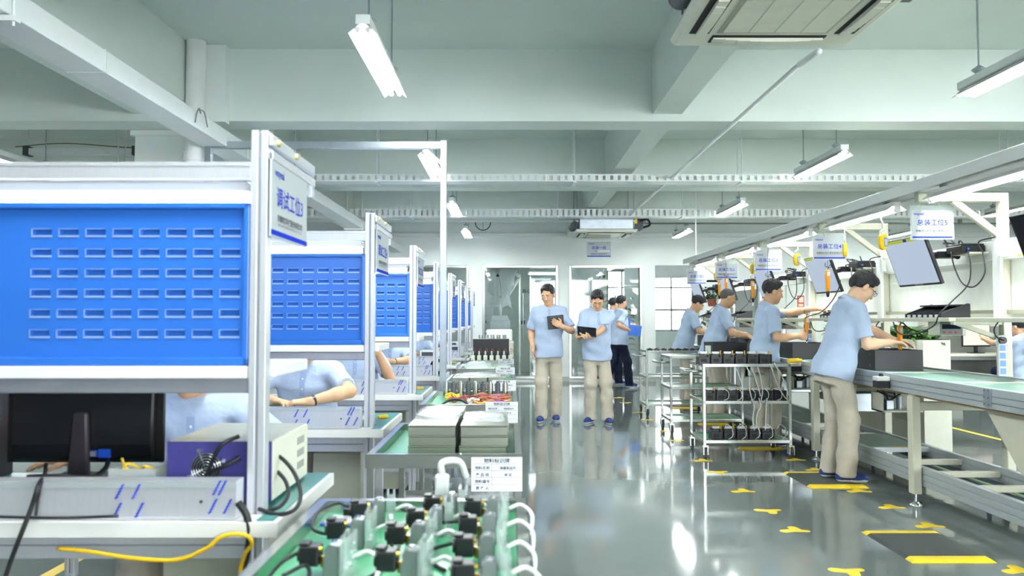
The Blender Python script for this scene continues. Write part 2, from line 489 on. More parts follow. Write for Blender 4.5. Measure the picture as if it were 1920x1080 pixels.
# cassette air conditioners
def cassette(loc, label, detailed=True):
    t = thing('air_conditioner', label, 'air conditioner', loc, 0, 'ceiling cassette air conditioners')
    m = MB(); w = 0.475
    m.prism([(-w, 0.03), (-w+0.02, 0.0), (w-0.02, 0.0), (w, 0.03), (w, 0.05), (-w, 0.05)], 'y', -w, w)
    m.build('fascia', CREAM, t, 0.008)
    m = MB(); m.box(-0.42, 0.42, -0.42, 0.42, 0.05, 0.30); m.build('casing', GALV, t, 0.01)
    m = MB(); g = 0.255
    m.use(0).box(-g-0.02, g+0.02, -g-0.02, g+0.02, -0.006, 0.004)
    for k in range(40):
        y = -g + 2*g*k/40
        m.use(1).box(-g, g, y, y+0.007, -0.012, -0.004)
    for x in (-0.13, 0, 0.13): m.use(0).box(x-0.002, x+0.002, -g, g, -0.0125, -0.004)
    m.build('intake_grille', [ACG, CREAM], t)
    for k in range(4):
        rot = Matrix.Rotation(PI/2*k, 4, 'Z')
        m = MB()
        def q(x0, x1, y0, y1, z0, z1, mi):
            a = [rot @ Vector((x, y, z)) for z in (z0, z1) for y in (y0, y1) for x in (x0, x1)]
            m.use(mi).add(a, [(0,2,3,1),(4,5,7,6),(0,1,5,4),(1,3,7,5),(3,2,6,7),(2,0,4,6)])
        q(-0.29, 0.29, 0.315, 0.415, -0.003, 0.002, 0)
        for s in range(9):
            x0 = -0.28+0.062*s; x1 = x0+0.062
            b = lambda x: 0.018*(1-(x/0.29)**2)
            q(x0, x1, 0.335, 0.385, -0.012-b(x0)*0.8, -0.006, 1)
        m.build('louvre_vane', [DARK, CREAM], t)
    for sx in (-0.46, 0.46):
        for sy in (-0.3, 0.3):
            m = MB(); hanger(m, sx*0.97, sy, 0.1, CH-loc[2], 0.006); m.box(min(sx*0.9, sx), max(sx*0.9, sx), sy-0.02, sy+0.02, 0.18, 0.2); m.build('hanger_rod', STEEL, t)
    m = MB(); m.cyl((-0.48, -0.2, 0.14), (-0.48, 0.2, 0.14), 0.06, n=14); m.build('insulated_pipe', GREYD, t); m = MB(); m.box(0.42, 0.60, -0.25, 0.1, 0.08, 0.26)
    m.build('pipe_box', GREYD, t); m = MB(); m.use(1).box(0.44, 0.50, -0.27, -0.25, 0.16, 0.26); m.use(2).tube([(0.55, -0.27, 0.2), (0.65, -0.3, 0.22), (0.7, -0.25, 0.14), (0.6, -0.2, 0.1)], 0.018)
    m.build('pipe_end', [GREYD, YELP, BLACK], t)
    return t
cassette((1.315, 3.55, 2.735), 'large cream cassette air conditioner overhead, cut by the top of the picture')
cassette((1.49, 12.35, 2.63), 'small distant cassette air conditioner hanging above the two walkers')

# hanging tube lights
def lamp_proto():
    t = thing('ceiling_light', '', 'ceiling light', (0, 0, 0), 0, 'hanging twin tube ceiling lights')
    m = MB(); L = 0.61
    m.box(-0.04, 0.04, -L, L, 0.03, 0.085)
    m.build('housing', WHITEM, t, 0.004)
    m = MB()
    for sx in (-1, 1):
        m.add([(sx*0.012, -L, 0.030), (sx*0.075, -L, -0.022), (sx*0.075, L, -0.022), (sx*0.012, L, 0.030),
               (sx*0.012, -L, 0.034), (sx*0.078, -L, -0.020), (sx*0.078, L, -0.020), (sx*0.012, L, 0.034)],
              [(0,1,2,3), (7,6,5,4), (0,4,5,1), (1,5,6,2), (2,6,7,3), (3,7,4,0)])
    m.build('reflector', WHITE, t)
    for sx in (-0.028, 0.028):
        m = MB(); m.use(0).cyl((sx, -L+0.02, 0.0), (sx, L-0.02, 0.0), 0.014, n=12)
        m.use(1); m.cyl((sx, -L, 0.0), (sx, -L+0.02, 0.0), 0.0145, n=12); m.cyl((sx, L-0.02, 0.0), (sx, L, 0.0), 0.0145, n=12)
        m.build('light_tube', [GLOWC, WHITE], t)
    for sy in (-0.42, 0.42):
        m = MB(); m.cyl((0, sy, 0.085), (0, sy, CH-2.86), 0.006, n=6); m.lathe([(0.012, 0.0), (0.045, 0.03), (0.045, 0.035), (0.010, 0.06)], (0, sy, 0.085), 12)
        m.build('hanger_rod', GALV, t)
    return t
LP = lamp_proto()
spots = []
for row, x in (('left', -0.80), ('right', 3.16)):
    for k, y in enumerate((1.55, 4.73, 7.85, 11.05, 14.25)):
        spots.append((x, y, row, k))
for k, y in enumerate((4.73, 7.85, 11.05)): spots.append((-5.0, y, 'farleft', k))  # row added for even lighting
for k, y in enumerate((1.55, 4.73, 7.85, 11.05, 14.25)): spots.append((7.2, y, 'office', k))  # another added row, evens out the light on this side
first = True
for x, y, row, k in spots:
    lab = {'left': 'twin tube ceiling light, %s from the camera in the row above the benches',
           'right': 'twin tube ceiling light, %s from the camera in the row above the conveyor',
           'farleft': 'added twin tube fill light, %s along in the row beyond the blue benches',
           'office': 'added twin tube fill light, %s along in the row above the office desks'}[row] % ORD[k]
    if first:
        LP.location = (x, y, 2.86); LP['label'] = lab; first = False
    else:
        dup(LP, (x, y, 2.86), label=lab)
# panel light and strip lights in the glazed rooms
def flat_light(x0, x1, y0, y1, z, label):
    t = thing('panel_light', label, 'ceiling light', ((x0+x1)/2, (y0+y1)/2, z))
    a, b = (x1-x0)/2, (y1-y0)/2
    m = MB(); m.box(-a-0.03, a+0.03, -b-0.03, b+0.03, 0.0, 0.04); m.build('housing', WHITEM, t, 0.003)
    MB().box(-a, a, -b, b, -0.01, 0.0).build('diffuser', GLOWP, t)
    if z < 2.6:
        for sx in (-1, 1):
            m = MB(); m.cyl((sx*a*.8, 0, 0.04), (sx*a*.8, 0, 2.78-z), 0.006, n=6); m.build('hanger_rod', WHITEM, t)
flat_light(0.42, 1.02, 16.75, 17.6, 2.30, 'bright square panel light behind the left glass window')
for k, (x, y) in enumerate(((2.12, 17.0), (2.12, 18.3), (2.12, 19.6))):
    flat_light(x-0.06, x+0.06, y-0.45, y+0.45, 2.73, 'slim strip light, %s along on the ceiling behind the right glass' % ORD[k])
for k, (x, y) in enumerate(((-1.7, 17.6), (-0.6, 18.3), (1.2, 18.0), (3.4, 18.6), (4.6, 18.6))):  # extra panels added to brighten the glazed rooms
    flat_light(x-0.25, x+0.25, y-0.25, y+0.25, 2.735, 'added square fill panel in the glazed rooms, %s counted across' % ORD[k])
# overhead aluminium rail of the hidden line at left
t = thing('overhead_rail', 'pale aluminium rail hung across the far left behind the first bench', 'rail', (-4.6, 9.0, 3.22-0.1))
t.location = (-4.6, 9.0, 3.18)
t.location.z = 1.3+319*9.0/1450-0.07
m = MB(); m.box(-3.0, 1.15, -0.045, 0.045, 0, 0.075); m.build('rail', WHITEM, t, 0.006)
for x in (-1.05, 0.22, 1.05):
    m = MB(); m.box(x-0.03, x+0.03, -0.06, 0.06, -0.01, 0.10); m.build('clamp', GREYD, t, 0.004)
    m = MB(); hanger(m, x, 0, 0.1, CH-t.location.z, 0.006); m.build('hanger_rod', WHITEM, t)
m = MB(); m.tube([(-1.2, 0, 0.10), (-0.6, 0, 0.14), (0.2, 0, 0.09), (0.9, 0, 0.13), (1.1, 0, 0.2)], 0.006); m.build('cable', mat('dull cable', (120, 110, 80), 0.6), t)
# galvanised gantry beside the carts
t = thing('pipe_gantry', 'tall galvanised square tube gantry standing among the blue benches', 'gantry', (-0.525, 6.05, 0))
m = MB(); m.box(-0.025, 0.025, -0.025, 0.025, 0, 2.70); m.build('post', GALV, t, 0.003)
m = MB(); m.box(-0.025, 0.025, -0.025, 0.025, 0, 2.70); o = m.build('post', GALV, t, 0.003); o.location = (-1.85, 0, 0)
m = MB(); m.box(-1.825, -0.025, -0.025, 0.025, 2.635, 2.69); m.build('crossbar', GALV, t, 0.003)
m = MB(); m.bar((-0.14, 0, 2.63), (-0.02, 0, 2.52), 0.012, 0.02); m.build('brace', GALV, t)
m = MB(); m.box(-0.07, 0.07, -0.07, 0.07, 0, 0.012); m.build('foot_plate', GALV, t)
# ------------------------------------------------------------------ picture point -> place at a given distance down the hall
def W(px, py, Y):
    return Vector(((px-957)*Y/FPX, Y, 1.30-(py-597)*Y/FPX))

# ------------------------------------------------------------------ the row of blue panelled benches
BENCH_Y = [2.20+1.745*i for i in range(8)]
BX = -0.719
def bench_proto():
    t = thing('workbench', '', 'workbench', (0, 0, 0), 0, 'blue panelled test benches')
    def post(x, y, h):
        m = MB()
        m.use(0).box(x-0.024, x-0.004, y, y+0.045, 0, h); m.box(x+0.004, x+0.024, y, y+0.045, 0, h)
        m.use(1).box(x-0.004, x+0.004, y+0.008, y+0.037, 0, h-0.002)
        for z in (0.0,): m.use(0).cyl((x, y+0.022, 0), (x, y+0.022, 0.02), 0.03)
        m.build('post', [ALU, ALUD], t, 0.002)
    post(0, 0, 1.84); post(-1.5, 0, 1.84)
    for x in (-0.03, -1.47):
        m = MB(); m.box(x-0.02, x+0.02, 0.50, 0.54, 0, 0.71); m.build('leg', ALU, t, 0.003)
    m = MB(); m.use(0).box(-1.476, -0.024, 0.0, 0.020, 1.70, 1.747); m.box(-1.476, -0.024, 0.025, 0.045, 1.70, 1.747); m.use(1).box(-1.476, -0.024, 0.02, 0.025, 1.705, 1.742)
    m.use(0).box(-1.476, -0.024, -0.002, 0.0, 1.735, 1.747)
    m.build('top_beam', [ALU, ALUD], t, 0.002)
    m = MB(); m.box(-1.42, -0.05, 0.05, 0.125, 1.672, 1.70); m.build('lamp_housing', WHITE, t, 0.003)
    m = MB(); m.box(-1.40, -0.055, 0.062, 0.108, 1.632, 1.672); m.build('light_tube', GLOWB, t, 0.012, 3)
    # louvred panel
    x0, x1, z0, z1 = -1.474, -0.026, 1.165, 1.632
    xs = [x0]; zs = [z0]
    for c in range(8):
        xc = -0.63+0.0776*c-0.0; xs += [xc-0.028, xc+0.028]
    xs.append(x1)
    for r in range(6):
        zc = 1.257+0.058*r; zs += [zc-0.0105, zc+0.0105]
    zs.append(z1)
    m = MB(); yp = 0.022
    for i in range(len(xs)-1):
        for j in range(len(zs)-1):
            a, b, c, d = xs[i], xs[i+1], zs[j], zs[j+1]
            if i % 2 == 1 and j % 2 == 1:
                e = 0.004
                v = [(a,yp,c),(b,yp,c),(b,yp,d),(a,yp,d),(a+e,yp+0.010,c+0.006),(b-e,yp+0.010,c+0.006),(b-e,yp+0.015,d),(a+e,yp+0.015,d)]
                m.add(v, [(0,1,5,4),(1,2,6,5),(3,0,4,7),(2,3,7,6),(4,5,6,7)])
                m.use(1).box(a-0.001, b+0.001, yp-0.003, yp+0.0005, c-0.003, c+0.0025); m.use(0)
                # lip above the slot, pale with the same painted highlight
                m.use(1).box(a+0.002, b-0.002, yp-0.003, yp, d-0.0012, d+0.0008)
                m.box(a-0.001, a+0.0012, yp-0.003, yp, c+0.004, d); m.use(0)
            else:
                m.add([(a,yp,c),(b,yp,c),(b,yp,d),(a,yp,d)], [(0,1,2,3)])
    m.box(x0, x1, yp+0.017, yp+0.019, z0, z1)
    m.build('louvred_panel', [BLUE, mat('pale lip highlight', (150, 176, 226), 0.3, metal=0.3)], t)  # pale lip strips paint the highlights along the slots
    m = MB()
    m.box(x0, x1, 0.002, 0.024, z1-0.018, z1); m.box(x0, x1, 0.002, 0.024, z0, z0+0.024)
    m.box(x0, x0+0.02, 0.002, 0.024, z0, z1); m.box(x1-0.018, x1, 0.002, 0.024, z0, z1)
    m.build('panel_rim', BLUE, t, 0.004, 2)
    m = MB(); m.box(-1.53, -0.026, -0.012, 0.40, 1.13, 1.165); m.box(-0.026, 0.04, 0.05, 0.40, 1.13, 1.165)
    m.build('upper_shelf', WHITE, t, 0.003)
    m = MB(); m.box(-1.476, -0.024, 0.004, 0.044, 1.088, 1.13)
    m.build('shelf_rail', ALUD, t, 0.003)  # darker aluminium paints in the shade under the shelf
    m = MB(); m.box(-1.55, 0.09, -0.09, -0.004, 0.71, 0.75); m.box(-1.55, -0.03, -0.004, 0.05, 0.71, 0.75); m.box(0.03, 0.09, -0.004, 0.05, 0.71, 0.75); m.box(-1.55, 0.09, 0.05, 0.58, 0.71, 0.75)
    m.build('worktop', WHITE, t)
    m = MB(); m.box(-1.53, 0.075, 0.055, 0.57, 0.75, 0.753); m.box(0.03, 0.075, -0.075, 0.055, 0.75, 0.753); m.build('bench_mat', MATG, t)
    m = MB(); m.use(0).box(-1.476, -0.024, 0.002, 0.022, 0.625, 0.705); m.use(1).box(-1.476, -0.024, -0.001, 0.003, 0.66, 0.668)
    m.build('apron_rail', [ALU, ALUD], t, 0.002)
    m = MB(); m.box(-1.476, -0.024, 0.01, 0.035, 0.18, 0.215); m.build('lower_rail', ALU, t, 0.002)
    # aluminium cable channel standing on the back edge
    m = MB(); m.use(0).box(-1.46, -0.03, -0.065, -0.006, 0.752, 0.855); m.use(1).box(-1.46, -0.03, -0.068, -0.065, 0.838, 0.855); m.use(0).box(-1.46, -0.03, -0.068, -0.065, 0.752, 0.758)
    random.seed(3)
    m.use(2)
    for xc in (-0.30, -0.36, -0.05-0.05, -0.055-0.02, -0.31, -0.355, -0.09, -0.06):
        zc = random.choice((0.83, 0.78, 0.79, 0.84))
        for k in range(5):
            x = xc+0.004*k; z = zc-0.018+0.008*k
            m.obox((x, -0.0685, z), (1, 0, 0.9), (0, 1, 0), (-0.9, 0, 1), (0.010, 0.0008, 0.0045))
    m.use(3); m.cyl((-0.125, -0.069, 0.80), (-0.125, -0.064, 0.80), 0.004, n=8)
    m.build('cable_channel', [ALU, RAIL, INKB, DARK], t)
    return t
def bench_sign(t, txt):
    s = thing('station_sign', '', 'sign', (0, 0, 0), 0, 'white station signs on the blue benches')
    m = MB(); m.box(0.026, 0.037, 0.0, 0.48, 1.795, 1.828); m.box(0.026, 0.040, 0.0, 0.48, 1.755, 1.782); m.box(0.026, 0.037, 0.44, 0.475, 1.715, 1.76)
    m.build('bracket', ALU, s, 0.002)
    m = MB()
    for y in (0.05, 0.24): m.cyl((0.034, y, 1.812), (0.046, y, 1.812), 0.010, n=8)
    m.build('bolt', GOLDB, s)
    m = MB(); m.box(0.030, 0.036, 0.0, 0.385, 1.535, 1.775); m.build('board', ACRYL, s, 0.001)
    m = MB(); X = 0.0368; Rr = (0, 1, 0); U = (0, 0, 1)
    m.use(0).text('wayeal', 0.034, (X, 0.03, 1.715), Rr, U, 'l')
    m.text(txt, 0.064, (X, 0.19, 1.632), Rr, U)
    m.use(1).text('安徽皖仪科技股份有限公司', 0.0225, (X, 0.19, 1.586), Rr, U)
    m.use(2).text('ANHUI WANYI SCIENCE AND TECHNOLOGY CO.,LTD', 0.0105, (X, 0.19, 1.572), Rr, U)
    m.use(0).box(X-0.0005, X, 0.0, 0.385, 1.541, 1.556)
    m.build('lettering', [INKB, INKK, INKG], s)
    return s
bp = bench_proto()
for i, y in enumerate(BENCH_Y):
    lab = ['workbench with a blue louvred panel closest to the camera, black monitor on it',
           'blue louvred workbench, second in the row, behind the nearest one',
           'blue louvred workbench, third in the row, just in front of the gantry',
           'blue louvred workbench, fourth in the row, seen behind the gantry post',
           'blue louvred workbench, fifth in the row counted from the camera',
           'blue louvred workbench, sixth in the row counted from the camera',
           'blue louvred workbench, last but one before the glass wall',
           'blue louvred workbench at the far end of the row by the glass wall'][i]
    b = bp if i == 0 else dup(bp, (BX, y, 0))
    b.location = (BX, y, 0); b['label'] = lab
    s = bench_sign(b, '调试工位%d' % (3+i if 3+i < 10 else 9)); s.location = (BX, y, 0)
    s['label'] = 'white sign for test station %s on the post of the %s blue bench' % (NUM[min(3+i, 10)], ORD[i])

# drawer pedestals and stools under the benches
def pedestal():
    t = thing('drawer_pedestal', '', 'cabinet', (0, 0, 0), 0, 'grey beige drawer pedestals under the benches')
    m = MB(); m.box(-0.125, 0.125, 0, 0.42, 0.03, 0.60); m.build('body', OLIVE, t, 0.004)
    for z in (0.05, 0.24, 0.42):
        m = MB(); m.box(-0.115, 0.115, 0.42, 0.432, z, z+0.165); f = m.build('drawer', OLIVE, t, 0.002)
        MB().box(-0.06, 0.06, 0.432, 0.445, z+0.12, z+0.132).build('handle', ALU, f)
    return t
pd = pedestal()
for i, y in enumerate(BENCH_Y):
    o = pd if i == 0 else dup(pd, (0, 0, 0))
    o.location = (-0.905, y+0.12, 0); o['label'] = 'grey beige drawer pedestal under the %s blue bench' % ORD[i]
def stool():
    t = thing('work_stool', '', 'stool', (0, 0, 0), 0, 'round stools at the benches')
    m = MB(); m.lathe([(0.05, 0.33), (0.16, 0.34), (0.17, 0.36), (0.15, 0.375)], n=20); m.build('seat', BLUED, t)
    m = MB(); m.cyl((0, 0, 0.06), (0, 0, 0.335), 0.025); m.build('column', CHROME, t)
    for k in range(5):
        a = 2*PI*k/5; m = MB(); m.bar((0, 0, 0.09), (0.25*math.cos(a), 0.25*math.sin(a), 0.035), 0.03, 0.025); m.cyl((0.25*math.cos(a), 0.25*math.sin(a), 0), (0.25*math.cos(a), 0.25*math.sin(a), 0.03), 0.018); m.build('leg', BLACK, t)
    return t
st = stool()
for i in range(6):
    o = st if i == 0 else dup(st, (0, 0, 0))
    o.location = (-1.21 if i == 0 else -1.28, BENCH_Y[i]+1.06, 0); o['label'] = 'round blue stool behind the %s blue bench' % ORD[i]

# things on the first bench
t = thing('computer_monitor', 'black monitor seen from behind on the nearest blue bench', 'monitor', (-1.45, 2.66, 0.7545))
m = MB(); m.box(-0.268, 0.268, 0.0, 0.012, 0.055, 0.365); m.build('bezel', BLACK, t, 0.004)
m = MB(); m.prism([(0.0, 0.06), (0.0, 0.36), (-0.02, 0.33), (-0.028, 0.2), (-0.028, 0.12), (-0.018, 0.07)], 'x', -0.24, 0.24); m.build('back_shell', BLACK, t, 0.006)
m = MB(); m.box(-0.26, 0.26, 0.0121, 0.0125, 0.065, 0.355); m.build('screen', SCREENW, t)
m = MB(); m.prism([(-0.035, 0.0), (0.04, 0.0), (0.03, 0.23), (-0.015, 0.23)], 'y', -0.055, -0.03); m.build('neck', mat('satin black', (58, 52, 58), 0.3), t, 0.006)
m = MB(); m.box(-0.11, 0.11, -0.09, 0.08, 0.0, 0.01); m.build('foot', BLACK, t, 0.004)
m = MB(); m.use(0).box(0.06, 0.10, -0.035, -0.015, 0.075, 0.105); m.use(1).box(0.03, 0.055, -0.032, -0.012, 0.078, 0.10); m.build('video_plug', [BLUED, GREYM], t, 0.003)
m = MB(); m.box(-0.262, -0.225, -0.003, 0.0, 0.29, 0.36); m.build('paper_tag', PAPER, t)

t = thing('power_supply', 'violet and cream bench power supply with a round fan guard, beside the black monitor', 'power supply', (-0.855, 2.29, 0.7545))
m = MB(); m.box(-0.155, 0.155, 0.006, 0.40, 0.008, 0.185); m.build('case', CREAM, t, 0.004)
m = MB(); m.box(-0.154, 0.154, 0.0, 0.006, 0.008, 0.184); m.build('rear_panel', PURPLE, t, 0.002)
m = MB()
for r in (0.012, 0.02, 0.028, 0.036, 0.043):
    m.tube([(-0.035+r*math.cos(a), -0.008-0.004*(1-r/0.043), 0.108+r*math.sin(a)) for a in [2*PI*k/20 for k in range(20)]], 0.0014, n=5, res=1, closed=True)
for a in (0.4, 2.0, 3.6, 5.2): m.bar((-0.035, -0.012, 0.108), (-0.035+0.055*math.cos(a), -0.004, 0.108+0.055*math.sin(a)), 0.003, 0.003)
for a in (0.4, 2.0, 3.6, 5.2): m.cyl((-0.035+0.055*math.cos(a), -0.008, 0.108+0.055*math.sin(a)), (-0.035+0.055*math.cos(a), 0.0, 0.108+0.055*math.sin(a)), 0.006, n=8)
m.build('fan_guard', CHROME, t)
m = MB(); m.cyl((-0.035, -0.002, 0.108), (-0.035, 0.001, 0.108), 0.043, n=24); m.cyl((-0.035, -0.004, 0.108), (-0.035, 0.0, 0.108), 0.016, n=16); m.build('fan', DARK, t)
m = MB()
for z in (0.05, 0.09, 0.13):
    for k in range(6): m.box(0.155, 0.1562, 0.27+0.0, 0.35, z+0.004*k, z+0.004*k+0.0022)
m.build('vent', GREYM, t)
for x in (-0.13, 0.13):
    for y in (0.03, 0.37):
        m = MB(); m.cyl((x, y, 0), (x, y, 0.008), 0.012); m.build('rubber_foot', BLACK, t)

def cable(name, pts, r, mt, label, n=8):
    m = MB(); m.tube(pts, r, n=n, res=7)
    o = m.build(name, mt); c = Vector(pts[0]); 
    return tag(o, label, 'cable')
cable('power_cable', [W(452, 816, 2.27), W(420, 832, 2.24), W(400, 870, 2.25), W(398, 890, 2.26)], 0.006, CABLE, 'black cable looping down over the violet power supply')
cable('power_cable', [W(455, 856, 2.25), W(425, 872, 2.24), W(395, 884, 2.26), W(392, 892, 2.27)], 0.006, CABLE, 'black cable lying across the round fan guard of the power supply')
cable('power_cable', [W(503, 845, 2.40), W(530, 855, 2.36), W(556, 885, 2.30), W(568, 925, 2.24), W(556, 952, 2.18), W(525, 960, 2.18), W(490, 950, 2.2)], 0.006, CABLE, 'large black cable loop hanging off the corner of the nearest bench')
cable('power_cable', [W(503, 876, 2.40), W(522, 880, 2.36), W(540, 900, 2.30), W(544, 925, 2.25), W(530, 945, 2.2), W(505, 955, 2.2)], 0.006, CABLE, 'smaller black cable loop inside the large one on the nearest bench')
cable('power_cable', [W(452, 938, 2.125), W(468, 962, 2.12), W(474, 1000, 2.12), W(468, 1040, 2.14), W(456, 1085, 2.16), W(450, 1200, 2.18)], 0.010, CABLE, 'thick black cable running down the near bench post')
cable('signal_cable', [W(95, 868, 2.5), W(92, 888, 2.3), W(82, 905, 2.105), W(70, 945, 2.09), W(50, 1000, 2.08), W(32, 1050, 2.08), W(15, 1110, 2.08)], 0.006, CABLE, 'black cable hanging down in front of the bench below the monitor')
cable('signal_cable', [W(-60, 960, 2.10), W(0, 964, 2.1), W(80, 966, 2.1), W(150, 966, 2.1), W(230, 963, 2.1)], 0.004, CABLE, 'thin black cable lying along the foot of the metal cable channel')
cable('network_cable', [W(120, 1022, 2.13), W(180, 1028, 2.11), W(260, 1040, 2.10), W(340, 1043, 2.09), W(395, 1022, 2.08), W(418, 1003, 2.08), W(445, 996, 2.08), W(470, 1000, 2.08), W(479, 1015, 2.09), W(466, 1032, 2.11), W(457, 1070, 2.14), W(452, 1150, 2.16)], 0.0055, CABLEY, 'yellow network cable drooping along the front of the nearest bench')
cable('signal_cable', [W(210, 862, 2.6), W(205, 875, 2.5), W(190, 888, 2.4), W(170, 893, 2.35), W(120, 890, 2.32), W(60, 892, 2.3)], 0.008, CABLE, 'thick black video cable leading from the monitor down to the bench')
cable('signal_cable', [W(88, 898, 2.16), W(86, 905, 2.11), W(81, 935, 2.105), W(78, 962, 2.10)], 0.004, CABLE, 'short black cable dropping over the front of the metal cable channel')
t = thing('keyboard', 'long black keyboard lying behind the metal cable channel', 'keyboard', (-1.3, 2.40, 0.7545))
m = MB(); m.box(-0.22, 0.22, -0.06, 0.06, 0, 0.018); m.build('base', BLACK, t, 0.003)
m = MB()
for r in range(5):
    for k in range(18): m.box(-0.21+0.0235*k, -0.21+0.0235*k+0.019, -0.052+0.021*r, -0.052+0.021*r+0.016, 0.018, 0.026)
m.build('keys', GREYD, t)
t = thing('circuit_board', 'green circuit board with yellow parts by the hand under the monitor', 'circuit board', (-1.50, 2.32, 0.7545), 0.3)
m = MB(); m.box(-0.07, 0.07, -0.05, 0.05, 0.05, 0.053); m.build('board', mat('board green', (70, 110, 60), 0.4), t)
m = MB(); m.box(-0.02, 0.03, -0.03, -0.01, 0.053, 0.075); m.build('connector', YELP, t); m = MB()
for x in (-0.06, 0.06):
    for y in (-0.04, 0.04): m.cyl((x, y, 0), (x, y, 0.05), 0.004)
m.build('standoff', BRASS, t)
t = thing('parts_box', 'translucent box of yellow wires between the monitor and the power supply', 'box', (-1.12, 2.35, 0.7545))
m = MB(); m.box(-0.07, 0.07, -0.04, 0.06, 0, 0.01); m.box(-0.07, -0.065, -0.04, 0.06, 0, 0.10); m.box(0.065, 0.07, -0.04, 0.06, 0, 0.10); m.box(-0.07, 0.07, 0.055, 0.06, 0, 0.10); m.box(-0.07, 0.07, -0.04, -0.035, 0, 0.10)
m.build('box', POLY, t)
m = MB(); m.tube([(-0.05, 0, 0.03), (-0.03, -0.02, 0.11), (0.0, 0.02, 0.09), (0.03, -0.02, 0.105), (0.05, 0.03, 0.08)], 0.004); m.tube([(-0.06, 0.02, 0.12), (-0.04, 0.0, 0.1), (-0.02, 0.01, 0.08)], 0.004); m.build('wire', YELP, t)
t = thing('instrument_rack', 'black instrument rack with white top at the left edge beside the monitor', 'instrument', (-1.86, 2.45, 0.7545))
m = MB(); m.box(-0.16, 0.11, 0, 0.3, 0, 0.33); m.build('case', BLACKM, t, 0.004)
for k in range(5):
    m = MB(); m.box(-0.15, 0.108, -0.006, 0.0, 0.02+0.06*k, 0.07+0.06*k); m.build('module', BLACK if k % 2 else GREYD, t, 0.002)
m = MB(); m.box(-0.15, 0.10, -0.004, 0.28, 0.33, 0.355); m.build('paper_stack', PAPER, t)
m = MB(); m.box(-0.05, 0.08, -0.03, 0.0, 0.2, 0.235); tg = m.build('label_plate', PAPER, t)
o = MB(); o.box(-0.09, 0.09, -0.06, 0.06, 0, 0.10); oo = o.build('parts_bin', BLUED, None, 0.004); oo.location = (-1.66, 2.16, 0.857); tag(oo, 'small blue plastic bin on the channel at the left edge of the picture', 'bin')
o = MB(); o.box(-0.3, 0.3, -0.2, 0.2, 0, 0.27); o.box(-0.31, 0.31, -0.21, 0.21, 0.22, 0.28); oo = o.build('storage_crate', BLUED, None, 0.006); oo.location = (-1.75, 2.75, 0.0); tag(oo, 'blue plastic crate on the floor under the nearest bench', 'crate')

# instruments on the following benches, as far as they show
for i, y in enumerate(BENCH_Y[1:], 1):
    if i in (1, 2, 3, 4):
        o = MB(); o.box(-0.06, 0.06, -0.03, 0.03, 0, 0.02); o.box(-0.07, -0.05, -0.012, 0.012, 0.0, 0.016)
        oo = o.build('box_cutter', YELP, None, 0.005); oo.location = (BX+0.02, y+0.33, 0.7545); oo.rotation_euler = (0, 0, 0.3); tag(oo, 'small yellow plastic tool on the mat corner of the %s bench' % ORD[i], 'tool')
        oo.scale = (0.45, 0.6, 0.8)
    m = MB(); m.box(-0.15, 0.15, -0.1, 0.1, 0, 0.004 if i == 1 else 0.03); oo = m.build('document_stack', PAPER if i % 2 else BLUEP, None); oo.location = (BX-0.22, y+0.30, 0.7545); tag(oo, 'flat stack of papers on the %s blue bench' % ORD[i], 'papers')
for i, (dx, lab) in enumerate(((-0.3, 'white meter'), (-0.12, 'white meter'), (-0.28, 'white meter'))):
    y = BENCH_Y[4+i]
    t = thing('bench_meter', 'white test meter with dark display on the %s blue bench' % ORD[4+i], 'meter', (BX+dx+0.05, y+0.25, 0.7545))
    m = MB(); m.box(-0.12, 0.12, -0.1, 0.15, 0, 0.16); m.build('case', WHITEM, t, 0.006)
    m = MB(); m.box(-0.10, 0.05, -0.104, -0.1, 0.07, 0.14); m.build('display', GREYD, t)
    m = MB()
    for k in range(4): m.cyl((-0.09+0.055*k, -0.11, 0.035), (-0.09+0.055*k, -0.1, 0.035), 0.014, n=10)
    m.build('knob', BLUEP, t)
t = thing('cable_coil', 'coil of dark test leads on the fourth blue bench beside the gantry', 'cable', (BX-0.0, BENCH_Y[3]+0.2, 0.7545))
for k in range(4):
    m = MB(); r = 0.05+0.008*k
    m.tube([(r*math.cos(a)*0.9, 0.05*math.sin(2*a), 0.07+r*math.sin(a)) for a in [2*PI*q/14 for q in range(14)]], 0.004, n=6, res=2, closed=True); m.build('lead', CABLE, t)

